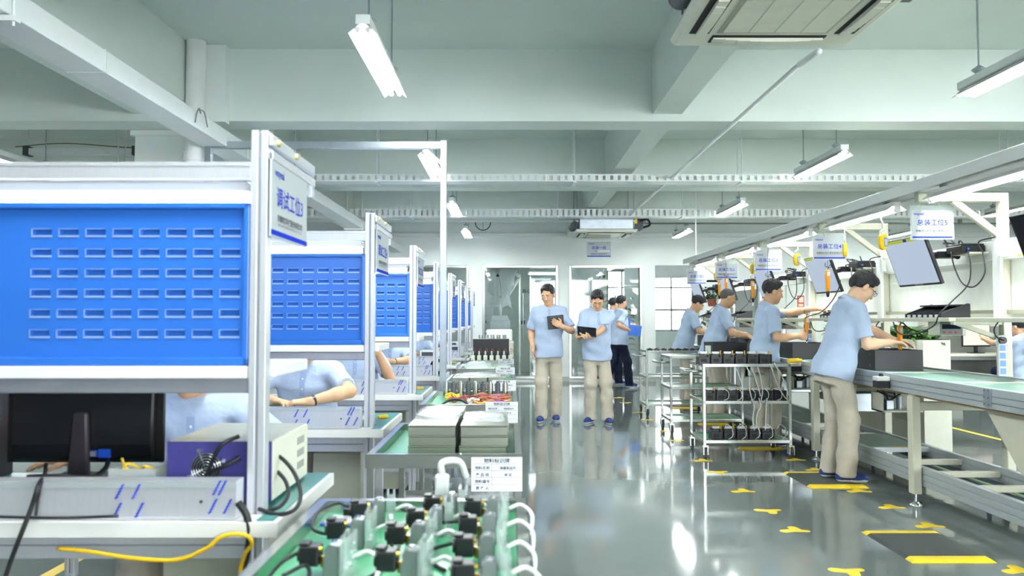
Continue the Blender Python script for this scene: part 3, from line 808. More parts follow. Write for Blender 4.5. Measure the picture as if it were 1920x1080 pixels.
# ------------------------------------------------------------------ stainless carts along the aisle
CART_X, CART_W, CART_L, CART_H = -0.585, 0.635, 0.95, 0.75
def cart_proto():
    t = thing('steel_cart', '', 'cart', (0, 0, 0), 0, 'stainless carts in front of the benches')
    W_, L_, H_ = CART_W, CART_L, CART_H
    m = MB(); r = 0.035
    m.box(0, W_, 0, r, H_-0.004, H_); m.box(0, W_, L_-r, L_, H_-0.004, H_); m.box(0, r, r, L_-r, H_-0.004, H_); m.box(W_-r, W_, r, L_-r, H_-0.004, H_)
    m.box(0, W_, 0, 0.003, H_-0.055, H_); m.box(0, W_, L_-0.003, L_, H_-0.055, H_); m.box(0, 0.003, 0, L_, H_-0.055, H_); m.box(W_-0.003, W_, 0, L_, H_-0.055, H_)
    m.box(r-0.003, r, r, L_-r, H_-0.038, H_); m.box(W_-r, W_-r+0.003, r, L_-r, H_-0.038, H_); m.box(r, W_-r, r-0.003, r, H_-0.038, H_); m.box(r, W_-r, L_-r, L_-r+0.003, H_-0.038, H_)
    m.box(r-0.003, W_-r+0.003, r-0.003, L_-r+0.003, H_-0.041, H_-0.038)
    m.build('tray', STEEL, t)
    m = MB(); m.box(r, W_-r, r, L_-r, H_-0.038, H_-0.034); m.build('tray_mat', MATGG, t)
    for x in (0.018, W_-0.018):
        for y in (0.018, L_-0.018):
            m = MB(); m.box(x-0.015, x+0.015, y-0.015, y+0.015, 0.12, H_-0.02); m.build('leg', STEEL, t, 0.002)
            m = MB(); m.use(0).cyl((x-0.012, y, 0.042), (x+0.012, y, 0.042), 0.042, n=18); m.use(1).box(x-0.02, x-0.015, y-0.03, y+0.03, 0.04, 0.12); m.box(x+0.015, x+0.02, y-0.03, y+0.03, 0.04, 0.12); m.box(x-0.02, x+0.02, y-0.03, y+0.03, 0.105, 0.12)
            m.build('caster', [RUBBER, CHROME], t)
    m = MB(); m.box(0.01, W_-0.01, 0.01, L_-0.01, 0.36, 0.38); m.box(0.01, W_-0.01, 0.01, 0.014, 0.36, 0.40); m.box(0.01, W_-0.01, L_-0.014, L_-0.01, 0.36, 0.40); m.build('lower_shelf', STEEL, t)
    return t
CART_Y = [1.44, 3.15, 4.96, 6.70, 8.45, 10.2]
cp = cart_proto()
CL = ['stainless cart nearest the camera, green tray full of pump modules', 'stainless cart carrying stacked flat metal boxes', 'stainless cart with a tray of coloured wire harnesses',
      'stainless cart with silver boxes under plastic, fourth in the row', 'stainless cart with bagged parts, fifth in the row', 'stainless cart farthest down the aisle with valve blocks and a black case']
for i, y in enumerate(CART_Y):
    o = cp if i == 0 else dup(cp, (0, 0, 0))
    o.location = (CART_X, y, 0); o['label'] = CL[i]
ZT = CART_H-0.034
# paper cards on the cart ends
for i in range(1, 6):
    y = CART_Y[i]-0.006
    t = thing('material_card', 'white printed material card on the end of the cart with %s' % ['', 'stacked metal boxes', 'wire harnesses', 'silver boxes under plastic', 'bagged parts', 'valve blocks'][i], 'card', (-0.055, y, 0.672), 0, 'material cards on the carts')
    if i > 1: t.location.z = 0.70
    m = MB(); m.box(-0.103, 0.103, 0, 0.003, -0.068, 0.068); m.build('card', PAPER, t)
    m = MB(); m.use(0)
    for z in (0.042, 0.015, -0.012, -0.040): m.box(-0.098, 0.098, -0.0006, 0, z-0.0006, z+0.0006)
    m.box(-0.0206, -0.0194, -0.0006, 0, -0.064, 0.042)
    m.use(1).text('物料标识牌', 0.021, (0, -0.0007, 0.047), (1, 0, 0), (0, 0, 1))
    for z, a, b in ((0.020, '物料名称', '隔膜泵组件'), (-0.007, '产 品 线', '调 试'), (-0.034, '物料编号', ''), (-0.061, '责 任 人', '')):
        m.text(a, 0.015, (-0.058, -0.0007, z), (1, 0, 0), (0, 0, 1))
        if b: m.text(b, 0.013, (0.045, -0.0007, z), (1, 0, 0), (0, 0, 1))
    m.build('lettering', [INKG, INKK], t)

# pump modules on the first cart
def module_proto():
    t = thing('pump_module', '', 'pump module', (0, 0, 0), 0, 'pump modules on the nearest cart')
    m = MB(); m.prism([(-0.026, 0), (0.012, 0), (0.012, 0.074), (-0.010, 0.078), (-0.022, 0.066), (-0.022, 0.048), (-0.026, 0.046)], 'y', -0.021, 0.021); m.build('block', mat('cast aluminium', (138, 142, 144), 0.38, metal=0.6), t, 0.002)
    m = MB(); m.box(0.017, 0.023, -0.040, 0.034, 0.0, 0.098); m.box(0.034, 0.040, -0.036, 0.030, 0.0, 0.098); m.box(0.023, 0.034, -0.036, -0.030, 0.0, 0.095); m.build('clear_plate', CLEAR, t, 0.001)
    m = MB(); m.box(-0.080, -0.036, -0.022, 0.022, 0.026, 0.070); m.cyl((-0.080, 0, 0.048), (-0.086, 0, 0.048), 0.017, n=14); m.box(-0.084, -0.060, -0.017, 0.017, 0.070, 0.077); m.build('motor', BLACK, t, 0.005, 2)
    m = MB(); m.cyl((-0.037, -0.01, 0.062), (-0.029, -0.01, 0.062), 0.006, n=8); m.cyl((-0.03, 0.0, 0.02), (-0.03, 0.0, 0.045), 0.007, n=10); m.build('fitting', BRASS, t)
    m = MB()
    for y in (-0.018, 0.012): m.cyl((0.023, y, 0.022), (0.033, y, 0.022), 0.006, n=8)
    for y, z in ((-0.02, 0.06), (0.0, 0.075), (0.012, 0.055), (-0.01, 0.045)): m.cyl((0.040, y, z), (0.042, y, z), 0.003, n=6)
    m.cyl((-0.004, 0.0, 0.076), (-0.004, 0.0, 0.081), 0.007, n=10)
    m.build('screw', CHROME, t)
    m = MB(); m.tube([(0.041, 0.0, 0.045), (0.075, 0.0, 0.055), (0.105, -0.03, 0.035), (0.10, -0.09, 0.005), (0.085, -0.13, 0.005)], 0.0055, n=8, res=6); m.build('tubing', TUBEW, t)
    return t
mp = module_proto()
mods = [(-0.365, 2.20, 0.15), (-0.385, 2.00, 0.05), (-0.395, 1.78, -0.05), (-0.165, 2.26, 0.0), (-0.195, 2.11, 0.1), (-0.225, 1.95, 0.0), (-0.215, 1.74, -0.08),
        (-0.045, 2.22, 0.0), (-0.050, 2.04, 0.05), (-0.050, 1.85, 0.0), (-0.040, 1.66, 0.05)]
where = ['back row, left column', 'second row, left column', 'third row, left column', 'rearmost of the middle column', 'second row, middle column', 'third row, middle column',
         'fourth row, middle column', 'back row, aisle side', 'second row, aisle side', 'third row, aisle side', 'fourth row, aisle side']
for i, (x, y, a) in enumerate(mods):
    o = mp if i == 0 else dup(mp, (0, 0, 0))
    o.location = (x, y, ZT); o.rotation_euler = (0, 0, a)
    o['label'] = 'pump module with white tube, %s on the nearest cart' % where[i]
for k, (pts, lab) in enumerate([
    ([(-0.14, 2.06, ZT+.05), (-0.20, 2.10, ZT+.03), (-0.235, 2.0, ZT+.005), (-0.20, 1.88, ZT+.005), (-0.15, 1.80, ZT+.006)], 'black lead curving from the second module on the aisle side'),
    ([(-0.14, 1.86, ZT+.05), (-0.19, 1.87, ZT+.03), (-0.205, 1.80, ZT+.008), (-0.16, 1.72, ZT+.006), (-0.13, 1.64, ZT+.006)], 'black lead curving from the third module on the aisle side'),
    ([(-0.31, 1.96, ZT+.04), (-0.285, 1.90, ZT+.02), (-0.30, 1.8, ZT+.006), (-0.35, 1.66, ZT+.006)], 'black lead lying between the left and middle columns of modules'),
    ([(-0.46, 2.22, ZT+.05), (-0.50, 2.26, ZT+.05), (-0.54, 2.20, ZT+.04), (-0.53, 2.1, ZT+.02), (-0.46, 2.04, ZT+.02), (-0.40, 2.02, ZT+.03)], 'black lead looping over the left rim of the nearest cart'),
    ([(-0.33, 2.29, ZT+.03), (-0.27, 2.26, ZT+.02), (-0.22, 2.22, ZT+.03)], 'black lead at the back edge of the nearest cart'),
    ([(-0.48, 1.80, ZT+.05), (-0.52, 1.78, ZT+.03), (-0.53, 1.70, ZT+.01), (-0.48, 1.62, ZT+.01), (-0.42, 1.58, ZT+.01)], 'black lead coiled beside the left column of modules'),
    ([(-0.50, 1.72, ZT+.02), (-0.46, 1.76, ZT+.03), (-0.44, 1.70, ZT+.02), (-0.48, 1.64, ZT+.03), (-0.51, 1.58, ZT+.02)], 'short black lead tangled in the near left corner of the cart')]):
    cable('motor_lead', pts, 0.0048, CABLE, lab)
t = thing('display_card', 'small blue and white circuit card in the back left corner of the nearest cart', 'circuit card', (-0.475, 2.24, ZT), -0.15)
m = MB(); m.box(-0.055, 0.055, -0.05, 0.05, 0, 0.008); m.build('base', BLUED, t, 0.002); m = MB(); m.box(-0.045, 0.045, -0.042, 0.035, 0.008, 0.012); m.build('card', PAPER, t)
m = MB(); m.box(-0.015, 0.02, 0.03, 0.045, 0.008, 0.03); m.build('chip', BLACK, t)
t = thing('hook_fitting', 'white plastic part standing at the back of the nearest cart', 'plastic part', (-0.150, 2.42-0.09, ZT))
t.location = (-0.205, 2.345, ZT)
m = MB(); m.box(-0.02, 0.02, -0.02, 0.02, 0, 0.115); m.build('body', TUBEW, t, 0.005)
m = MB(); m.tube([(0, 0, 0.11), (0.0, 0.0, 0.15), (0.05, 0.02, 0.15), (0.07, 0.04, 0.10)], 0.010); m.build('hook', TUBEW, t)

# metal boxes on the second cart
k = 0
bxp = None
for col, cx in enumerate((-0.335, -0.115)):
    for row in range(3):
        for lev in range(3):
            if row == 2 and lev == 2 and col == 1: continue
            y = 3.30+0.245*row; jx = random.uniform(-.006, .006)
            if bxp is None:
                t = bxp = thing('metal_box', '', 'metal box', (0, 0, 0), 0, 'flat metal boxes on the second cart')
                m = MB(); m.box(-0.100, 0.100, 0.0, 0.235, 0, 0.036); m.box(-0.096, 0.096, 0.004, 0.231, 0.036, 0.039); m.build('body', STEELB, t, 0.002)
                m = MB(); m.box(-0.101, 0.101, -0.001, 0.236, 0.038, 0.0432); m.build('lid', STEELB, t, 0.001)
            else:
                t = dup(bxp, (0, 0, 0))
            t.location = (cx+jx, y+random.uniform(0, .006), ZT+0.0436*lev); t.rotation_euler = (0, 0, 0)
            t['label'] = 'flat silver metal box, %s of the %s %s stack on the second cart' % (('bottom', 'middle', 'top')[lev], ('nearest', 'second', 'rearmost')[row], ('bench side', 'aisle side')[col])
m = MB(); m.prism([(-0.12, 0), (0.0, 0), (0.0, 0.10), (-0.12, 0.02)], 'y', 0, 0.006); oo = m.build('metal_bracket', STEELB); oo.location = (-0.42, 3.6, ZT); oo.rotation_euler = (0, 0, PI/2); tag(oo, 'small steel bracket lying left of the metal boxes', 'bracket')
def bag(loc, d, label, seed=1):
    rnd = random.Random(seed); m = MB(); n, q = 16, 9
    vs = []; fs = []
    for i in range(q+1):
        ph = PI/2*i/q
        for j in range(n):
            th = 2*PI*j/n; w = 1+0.14*rnd.uniform(-1, 1)
            ex = lambda c: math.copysign(abs(c)**0.6, c)
            vs.append((d[0]*ex(math.cos(th))*math.cos(ph)**0.6*w, d[1]*ex(math.sin(th))*math.cos(ph)**0.6*w, 0.001+d[2]*math.sin(ph)**0.8*(1+0.1*rnd.uniform(-1, 1))))
    for i in range(q):
        for j in range(n): fs.append((i*n+j, i*n+(j+1) % n, (i+1)*n+(j+1) % n, (i+1)*n+j))
    m.add(vs, fs, True); o = m.build('plastic_bag', POLY); o.location = loc; return tag(o, label, 'plastic bag')
bag((-0.335, 3.66, ZT+0.131), (0.10, 0.16, 0.035), 'crumpled clear plastic bag on the bench side stack of metal boxes', 2)
bag((-0.115, 3.50, ZT+0.131), (0.09, 0.11, 0.03), 'crumpled clear plastic bag on the aisle side stack of metal boxes', 3)
t = thing('coil_bundle', 'black corrugated hose bundle on the lower shelf of the box cart', 'hose bundle', (-0.30, 3.35, 0.38))
for k in range(7):
    m = MB(); m.tube([(-0.08+0.02*k, 0, 0.02), (-0.07+0.02*k, 0.1, 0.09), (-0.05+0.02*k, 0.2, 0.10), (-0.04+0.02*k, 0.3, 0.03)], 0.011); m.build('hose', CABLE, t)
bag((-0.12, 3.45, 0.381), (0.12, 0.12, 0.17), 'white plastic wrapping on the lower shelf of the box cart', 5)

# wire harnesses on the third cart
rnd = random.Random(5)
def harness(cx, cy, L, Wd, col, label, n=9, nm='wire_harness', z=0.0):
    t = thing(nm, label, 'wire harness', (cx, cy, ZT+z))
    for k in range(n):
        m = MB(); a = rnd.uniform(-Wd, Wd); pts = []
        for q in range(5):
            pts.append((-L+2*L*q/4, a+rnd.uniform(-Wd, Wd)*0.5, 0.008+abs(rnd.uniform(0, 0.035))))
        m.tube(pts, 0.004, n=6, res=4); m.build('wire', col[k % len(col)], t)
    return t
harness(-0.13, 5.30, 0.13, 0.10, [WIREO, WIRER, WIREO], 'orange and red wire harness on the aisle side of the third cart', 16)
harness(-0.12, 5.12, 0.12, 0.05, [WIREP, WIREO, YELP], 'purple and orange wire harness at the near aisle corner of the third cart', 9)
harness(-0.13, 5.58, 0.13, 0.10, [WIREO, mat('brown wire', (150, 90, 60), .5), WIREP], 'brown and orange wire harness at the back of the third cart', 14)
harness(-0.34, 5.45, 0.08, 0.12, [WIRER], 'red wire harness in the middle of the third cart', 12)
harness(-0.42, 5.62, 0.05, 0.07, [YELP], 'yellow wire harness in the back left of the third cart', 8)
harness(-0.25, 5.25, 0.04, 0.12, [TUBEW], 'white connector wires between the red and orange harnesses', 10)
harness(-0.22, 5.38, 0.02, 0.06, [CABLE, NAVY], 'dark connector bundle between the red and orange harnesses', 8)
cable('motor_lead', [(-0.46, 5.12, ZT+.01), (-0.40, 5.20, ZT+.04), (-0.33, 5.18, ZT+.04), (-0.28, 5.12, ZT+.02)], 0.008, CABLE, 'thick black lead arched in the near left of the third cart')
# fourth, fifth, sixth carts
k = 0
for r in range(2):
    for c in range(3):
        m = MB(); m.box(-0.075, 0.075, 0, 0.22, 0, 0.06); o = m.build('metal_box', STEELB, None, 0.003); o.location = (-0.44+0.16*c, 6.85+0.3*r, ZT)
        tag(o, 'silver metal box, %s from the bench side in the %s row of the fourth cart' % (ORD[c], ('near', 'back')[r]), 'metal box', 'silver boxes on the fourth cart')
bag((-0.28, 6.98, ZT+0.061), (0.20, 0.16, 0.035), 'clear plastic sheet over the silver boxes on the fourth cart', 7)
for r in range(9):
    m = MB(); m.cyl((0, 0, 0.002), (0, 0, 0.10), 0.02, n=12); m.cyl((0, 0, 0.10), (0, 0, 0.115), 0.012, n=8); o = m.build('metal_cylinder', GREYD if r % 2 else STEEL); o.location = (-0.48+0.055*r, 5.80, ZT)
    tag(o, 'small metal cylinder, %s from the bench side along the back of the third cart' % ORD[r], 'cylinder', 'metal cylinders on the third cart')
m = MB(); m.box(-0.1, 0.1, 0, 0.3, 0, 0.012); o = m.build('circuit_board', mat('board green', (70, 110, 60), 0.4)); o.location = (-0.08, 6.95, ZT+.001); tag(o, 'green circuit board beside the silver boxes on the fourth cart', 'circuit board')
bag((-0.36, 8.75, ZT), (0.17, 0.22, 0.10), 'large clear plastic bag of parts on the fifth cart', 9)
bag((-0.08, 8.70, ZT), (0.10, 0.18, 0.06), 'small clear plastic bag on the aisle side of the fifth cart', 10)
vb = None
for k in range(7):
    if vb is None:
        t = vb = thing('valve_block', '', 'valve block', (0, 0, 0), 0, 'valve blocks on the farthest cart')
        m = MB(); m.box(-0.026, 0.026, -0.03, 0.03, 0, 0.09); m.build('body', CREAM, t, 0.004)
        m = MB(); m.cyl((0, 0, 0.09), (0, 0, 0.15), 0.016, n=12); m.build('stem', STEEL, t)
        m = MB(); m.tube([(0, 0, 0.15), (0.01, -0.02, 0.18), (0.03, -0.03, 0.16), (0.035, -0.04, 0.13)], 0.003); m.build('wire', WIRER, t)
    else: t = dup(vb, (0, 0, 0))
    t.location = (-0.50+0.083*k, 10.36, ZT); t['label'] = 'cream valve block with a red wire, %s from the bench side on the farthest cart' % ORD[k]
t = thing('equipment_case', 'black open equipment case on the farthest cart in the aisle', 'case', (-0.27, 10.80, ZT))
m = MB(); m.box(-0.25, 0.25, 0, 0.3, 0, 0.01); m.box(-0.25, 0.25, 0, 0.01, 0, 0.29); m.box(-0.25, 0.25, 0.29, 0.3, 0, 0.29); m.box(-0.25, -0.24, 0, 0.3, 0, 0.29); m.box(0.24, 0.25, 0, 0.3, 0, 0.29); m.build('shell', BLACK, t, 0.004)
m = MB(); m.box(-0.253, 0.253, -0.004, 0.304, 0.28, 0.295); m.build('rim', BLACKM, t)
t = thing('machine_cabinet', 'white machine block with plastic cover behind the black case', 'machine', (-0.25, 11.6, 0))
m = MB(); m.box(-0.3, 0.3, 0, 0.6, 0, 0.95); m.build('cabinet', CREAM, t, 0.01); m = MB()
for q in range(5): m.cyl((-0.2+0.09*q, 0.15, 0.95), (-0.2+0.09*q, 0.15, 1.05), 0.03, n=12)
m.build('valve', STEEL, t)
m = MB(); m.box(-0.12, 0.28, 0.25, 0.5, 0.95, 1.13); m.build('cover', WHITE, t, 0.02, 2)
# yellow line on the floor under the benches
m = MB(); m.box(-2.375, -2.305, 2.3, 9.2, 0.0, 0.002); o = m.build('floor_line', YELLOW); tag(o, 'yellow painted floor line under the nearest bench', 'floor line')
# ------------------------------------------------------------------ the conveyor line
CX0, CX1 = 2.785, 3.50
LY0, LY1 = 2.2, 12.7
ST = [5.37+1.715*i for i in range(5)]                      # stations 5, 4, 3, 2, 1
LEGY = [3.67, 5.42, 7.17, 8.92, 10.67, 12.42]
t = thing('belt_conveyor', 'long green belt conveyor with grey aluminium side rails that the standing workers face', 'conveyor', (CX0, LY0, 0))
L_ = LY1-LY0; Wc = CX1-CX0
for sx, nm in ((0, 'side_rail'), (Wc-0.045, 'side_rail')):
    m = MB()
    m.use(0)
    z = 0.775
    for k, h in enumerate((0.032, 0.034, 0.042)):
        m.box(sx, sx+0.045, 0, L_, z, z+h); z += h
        if k < 2:
            m.use(1).box(sx+0.004, sx+0.041, 0, L_, z, z+0.004); m.use(0); z += 0.004
    m.box(sx, sx+0.045, 0, L_, z, 0.893)
    m.build(nm, [RAIL, RAILD], t, 0.003)
seams = [y-LY0 for y in (3.27, 5.02, 5.95, 7.70, 8.62, 10.4, 11.3)]
ys = [0.0]+seams+[L_]
for a, b in zip(ys[:-1], ys[1:]):
    m = MB(); m.box(0.05, Wc-0.05, a+0.03, b-0.03, 0.86, 0.884); m.build('belt', BELT, t)
for y in seams:
    m = MB(); m.use(0).box(0.045, Wc-0.045, y-0.028, y+0.028, 0.85, 0.889); m.use(1).box(0.33, 0.50, y-0.022, y+0.018, 0.889, 0.8905); m.use(2).box(0.36, 0.47, y-0.012, y+0.006, 0.8905, 0.891)
    m.build('transfer_bar', [RAIL, mat('amber sticker', (205, 160, 60), .5), INKK], t, 0.001)
for y in LEGY:
    yy = y-LY0
    for x in (0.0, Wc-0.06):
        m = MB(); m.prism([(x, 0.085), (x+0.06, 0.085), (x+0.06, 0.79), (x+0.03 if x == 0 else x, 0.79), (x, 0.755)], 'y', yy-0.035, yy+0.035); m.build('leg', BEIGE, t, 0.004)
        m = MB(); m.cyl((x+0.03, yy, 0.02), (x+0.03, yy, 0.10), 0.010, n=10); m.lathe([(0.042, 0.0), (0.042, 0.008), (0.018, 0.026), (0.012, 0.03)], (x+0.03, yy, 0), 14); m.build('levelling_foot', CHROME, t)
    m = MB(); m.box(0.06, Wc-0.06, yy-0.025, yy+0.025, 0.66, 0.72); m.build('cross_bar', BEIGE, t, 0.003)
for y in (4.52, 3.82, 6.9, 8.4):                                    # splice plates
    m = MB(); yy = y-LY0
    m.use(0).box(-0.012, 0.0, yy-0.03, yy+0.03, 0.79, 0.893)
    m.use(1)
    for dz in (0.80, 0.84, 0.88):
        for dy in (-0.02, 0.02): m.cyl((-0.016, yy+dy, dz), (-0.011, yy+dy, dz), 0.006, n=6)
    m.build('splice_plate', [GALV, CHROME], t)
for y in (4.25, 6.75, 8.5):                                   # drive housings below the belt
    yy = y-LY0
    m = MB(); m.prism([(yy-0.30, 0.775), (yy+0.45, 0.775), (yy+0.12, 0.42), (yy-0.20, 0.42)], 'x', 0.08, 0.10); m.build('gusset_plate', BEIGE, t, 0.002); m = MB(); m.prism([(yy-0.30, 0.775), (yy+0.45, 0.775), (yy+0.12, 0.42), (yy-0.20, 0.42)], 'x', Wc-0.10, Wc-0.08)
    m.build('gusset_plate', BEIGE, t, 0.002)
    m = MB(); m.box(0.12, Wc-0.12, yy-0.1, yy+0.1, 0.50, 0.66); m.cyl((0.12, yy, 0.60), (Wc-0.12, yy, 0.60), 0.06, n=16); m.build('drive_motor', GALV, t, 0.006)
    m = MB()
    for q in range(3): m.cyl((0.075, yy-0.14+0.1*q, 0.455), (0.08, yy-0.14+0.1*q, 0.455), 0.014, n=6)
    m.build('bolt', CHROME, t)
for y in (6.05, 7.95, 9.6):
    yy = y-LY0
    m = MB(); m.box(0.10, 0.42, yy-0.02, yy+0.16, 0.57, 0.585); m.box(0.10, 0.42, yy+0.145, yy+0.16, 0.57, 0.70); m.box(0.10, 0.115, yy-0.02, yy+0.16, 0.57, 0.72); m.build('valve_tray', CREAM, t, 0.002)
    m = MB(); m.box(0.16, 0.22, yy+0.03, yy+0.12, 0.585, 0.66); m.cyl((0.28, yy+0.07, 0.585), (0.28, yy+0.07, 0.69), 0.022, n=12); m.build('valve', GALV, t, 0.004)
    m = MB(); m.tube([(0.05, yy-0.1, 0.76), (0.12, yy-0.05, 0.72), (0.19, yy+0.05, 0.66), (0.3, yy+0.1, 0.70), (0.4, yy+0.16, 0.74)], 0.007); m.tube([(0.05, yy-0.05, 0.74), (0.15, yy-0.02, 0.70), (0.25, yy+0.08, 0.69), (0.33, yy+0.3, 0.75)], 0.007); m.build('air_hose', CABLE, t)
m = MB(); m.tube([(0.03, 0.2, 0.765), (0.03, 2.5, 0.762), (0.03, 5.0, 0.765), (0.03, 9, 0.763)], 0.006, res=2); m.build('wiring', mat('tan wire', (170, 140, 100), .5), t)

# start/stop boxes on the near rail
def switch_box():
    t = thing('switch_box', '', 'switch box', (0, 0, 0), 0, 'switch boxes on the conveyor rail')
    m = MB(); m.box(-0.095, 0.0, -0.04, 0.04, 0.0, 0.05); m.build('base', BLACKM, t, 0.004)
    m = MB(); m.box(-0.096, 0.0, -0.041, 0.041, 0.05, 0.085); m.build('cover', WHITE, t, 0.006)
    m = MB(); m.cyl((-0.05, 0, 0.085), (-0.05, 0, 0.093), 0.018, n=14); m.cyl((-0.05, 0, 0.093), (-0.05, 0, 0.104), 0.013, n=14); m.build('button', BLACK, t)
    return t
sp = switch_box()
for i, (y, lab) in enumerate(((5.72, 'white and black switch box on the conveyor rail beside the nearest standing worker'), (7.45, 'white and black switch box on the rail under the yellow tool'), (3.78, 'white and black switch box on the conveyor rail at the right edge of the picture'))):
    o = sp if i == 0 else dup(sp, (0, 0, 0))
    o.location = (CX0-0.0015, y, 0.79); o['label'] = lab
o = MB(); o.cyl((0, -0.06, 0), (0, 0.06, 0), 0.022, n=12); o.cyl((0, 0.06, 0), (0, 0.09, 0), 0.016, n=12); oo = o.build('hand_tool', YELP); oo.location = (2.69, 7.36, 0.90); oo.rotation_euler = (0, 0, -1.2); tag(oo, 'yellow tool lying across a switch box on the conveyor rail', 'tool')

# lower return conveyor
t = thing('return_conveyor', 'low grey return conveyor running along the floor under the green belt', 'conveyor', (2.852, LY0, 0))
Wl = 0.565
for sx in (0, Wl-0.04):
    m = MB()
    m.use(0).box(sx, sx+0.04, 0, L_, 0.14, 0.178); m.use(1).box(sx+0.003, sx+0.037, 0, L_, 0.178, 0.182); m.use(0).box(sx, sx+0.04, 0, L_, 0.182, 0.222); m.use(1).box(sx+0.003, sx+0.037, 0, L_, 0.222, 0.226); m.use(0).box(sx, sx+0.04, 0, L_, 0.226, 0.27)
    m.build('side_rail', [RAIL, RAILD], t, 0.003)
for a, b in ((6.30, 7.0), (7.75, 10.2), (10.9, 12.6)):
    m = MB(); m.box(0.045, Wl-0.045, a-LY0, b-LY0, 0.235, 0.262); m.build('belt', BELTD, t)
    m = MB(); m.use(0).box(0.04, Wl-0.04, a-LY0-0.04, a-LY0, 0.225, 0.262); m.use(1).box(0.22, 0.36, a-LY0-0.038, a-LY0-0.002, 0.262, 0.2635); m.build('end_bar', [RAIL, mat('amber sticker', (205, 160, 60), .5)], t)
for y in (2.65, 3.1, 3.55, 4.0, 4.45, 4.92, 5.38, 5.84, 7.2, 7.5, 10.4):
    m = MB(); m.box(0.04, Wl-0.04, y-LY0-0.02, y-LY0+0.02, 0.205, 0.245); m.build('cross_bar', BEIGE, t, 0.002)
m = MB(); m.box(Wl-0.10, Wl-0.04, 0, L_, 0.15, 0.17); m.box(0.30, 0.32, 0, 4.0, 0.17, 0.19); m.build('inner_channel', RAILD, t)
m = MB(); m.tube([(0.25, 0.3, 0.17), (0.22, 1.5, 0.175), (0.28, 2.6, 0.17), (0.24, 3.6, 0.18)], 0.02, res=3); m.build('air_pipe', GREYD, t)
m = MB(); m.tube([(0.35, 0.3, 0.2), (0.33, 2.0, 0.2), (0.31, 3.8, 0.2)], 0.008, res=2); m.build('hose', mat('pale green hose', (150, 190, 150), .5), t)
for y in LEGY:
    for x in (0.02, Wl-0.02):
        m = MB(); m.cyl((x, y-LY0+0.12, 0), (x, y-LY0+0.12, 0.15), 0.016, n=10); m.cyl((x, y-LY0+0.12, 0), (x, y-LY0+0.12, 0.01), 0.035, n=14); m.build('foot', GREYD, t)

# overhead frame
PX = 3.545
POSTY = [3.76, 5.54, 7.31, 9.08, 10.85, 12.60]
t = thing('line_gantry', 'beige steel frame along the far side of the conveyor carrying lamps, board and shelf', 'frame', (PX, LY0, 0))
for y in POSTY:
    yy = y-LY0
    m = MB(); m.box(-0.03, 0.03, yy-0.03, yy+0.03, 0, 2.20); m.build('post', BEIGE, t, 0.003)
    m = MB(); m.box(-0.62, -0.03, yy-0.03, yy+0.03, 2.14, 2.20); m.build('arm', BEIGE, t, 0.003)
    m = MB(); m.bar((-0.36, yy, 2.15), (-0.02, yy, 1.89), 0.04, 0.045); m.build('brace', BEIGE, t, 0.002)
    m = MB(); m.box(-0.055, -0.03, yy-0.045, yy+0.045, 1.30, 1.95); m.build('cover_strip', WHITEM, t, 0.002)
m = MB(); m.use(0).box(-0.70, -0.53, 0, L_, 2.205, 2.265); m.use(1).box(-0.69, -0.54, 0, L_, 2.20, 2.205); m.use(0).box(-0.705, -0.695, 0, L_, 2.19, 2.27); m.box(-0.535, -0.525, 0, L_, 2.19, 2.27)
m.build('lamp_rail', [WHITEM, RAIL], t, 0.002)
m = MB(); m.box(-0.025, 0.02, 0, L_, 1.72, 1.865); m.build('utility_board', mat('utility board', (222, 226, 220), .45), t, 0.003)
m = MB(); m.box(0.035, 0.05, 0, 9.08-LY0, 1.36, 1.72); m.build('back_board', mat('back board', (238, 242, 236), .5), t)
m = MB(); m.box(-0.005, 0.055, 0, 9.08-LY0, 1.335, 1.362); m.build('board_edge', mat('board edge', (178, 178, 156), .5), t)
for a, b in zip([0.0]+[y-LY0 for y in POSTY], [y-LY0 for y in POSTY]+[L_]):
    m = MB(); m.box(-0.38, -0.04, a+0.04, b-0.04, 1.275, 1.305); m.build('shelf', BEIGE, t, 0.003)
for y in POSTY:
    m = MB(); m.bar((-0.36, y-LY0, 1.27), (-0.02, y-LY0, 1.15), 0.03, 0.03); m.box(-0.38, -0.02, y-LY0-0.02, y-LY0+0.02, 1.255, 1.275); m.build('shelf_bracket', BEIGE, t)
m = MB(); m.use(0)
for y in (4.3, 4.75, 5.2, 6.6, 8.2): m.box(-0.027, -0.025, y-LY0-0.03, y-LY0+0.03, 1.83, 1.855); m.box(-0.027, -0.025, y-LY0+0.1, y-LY0+0.14, 1.73, 1.745)
m.use(1)
for y in (4.85, 6.45, 8.15, 9.9): m.box(-0.028, -0.025, y-LY0-0.09, y-LY0+0.09, 1.785, 1.815)
m.build('sticker', [mat('yellow sticker', (220, 215, 90), .5), PAPER], t)
for y in (3.0, 12.2):
    m = MB(); m.cyl((-0.61, y-LY0, 2.27), (-0.61, y-LY0, CH), 0.010, n=8); m.box(-0.64, -0.58, y-LY0-0.03, y-LY0+0.03, 2.27, 2.285); m.build('hanger_rod', WHITEM, t)

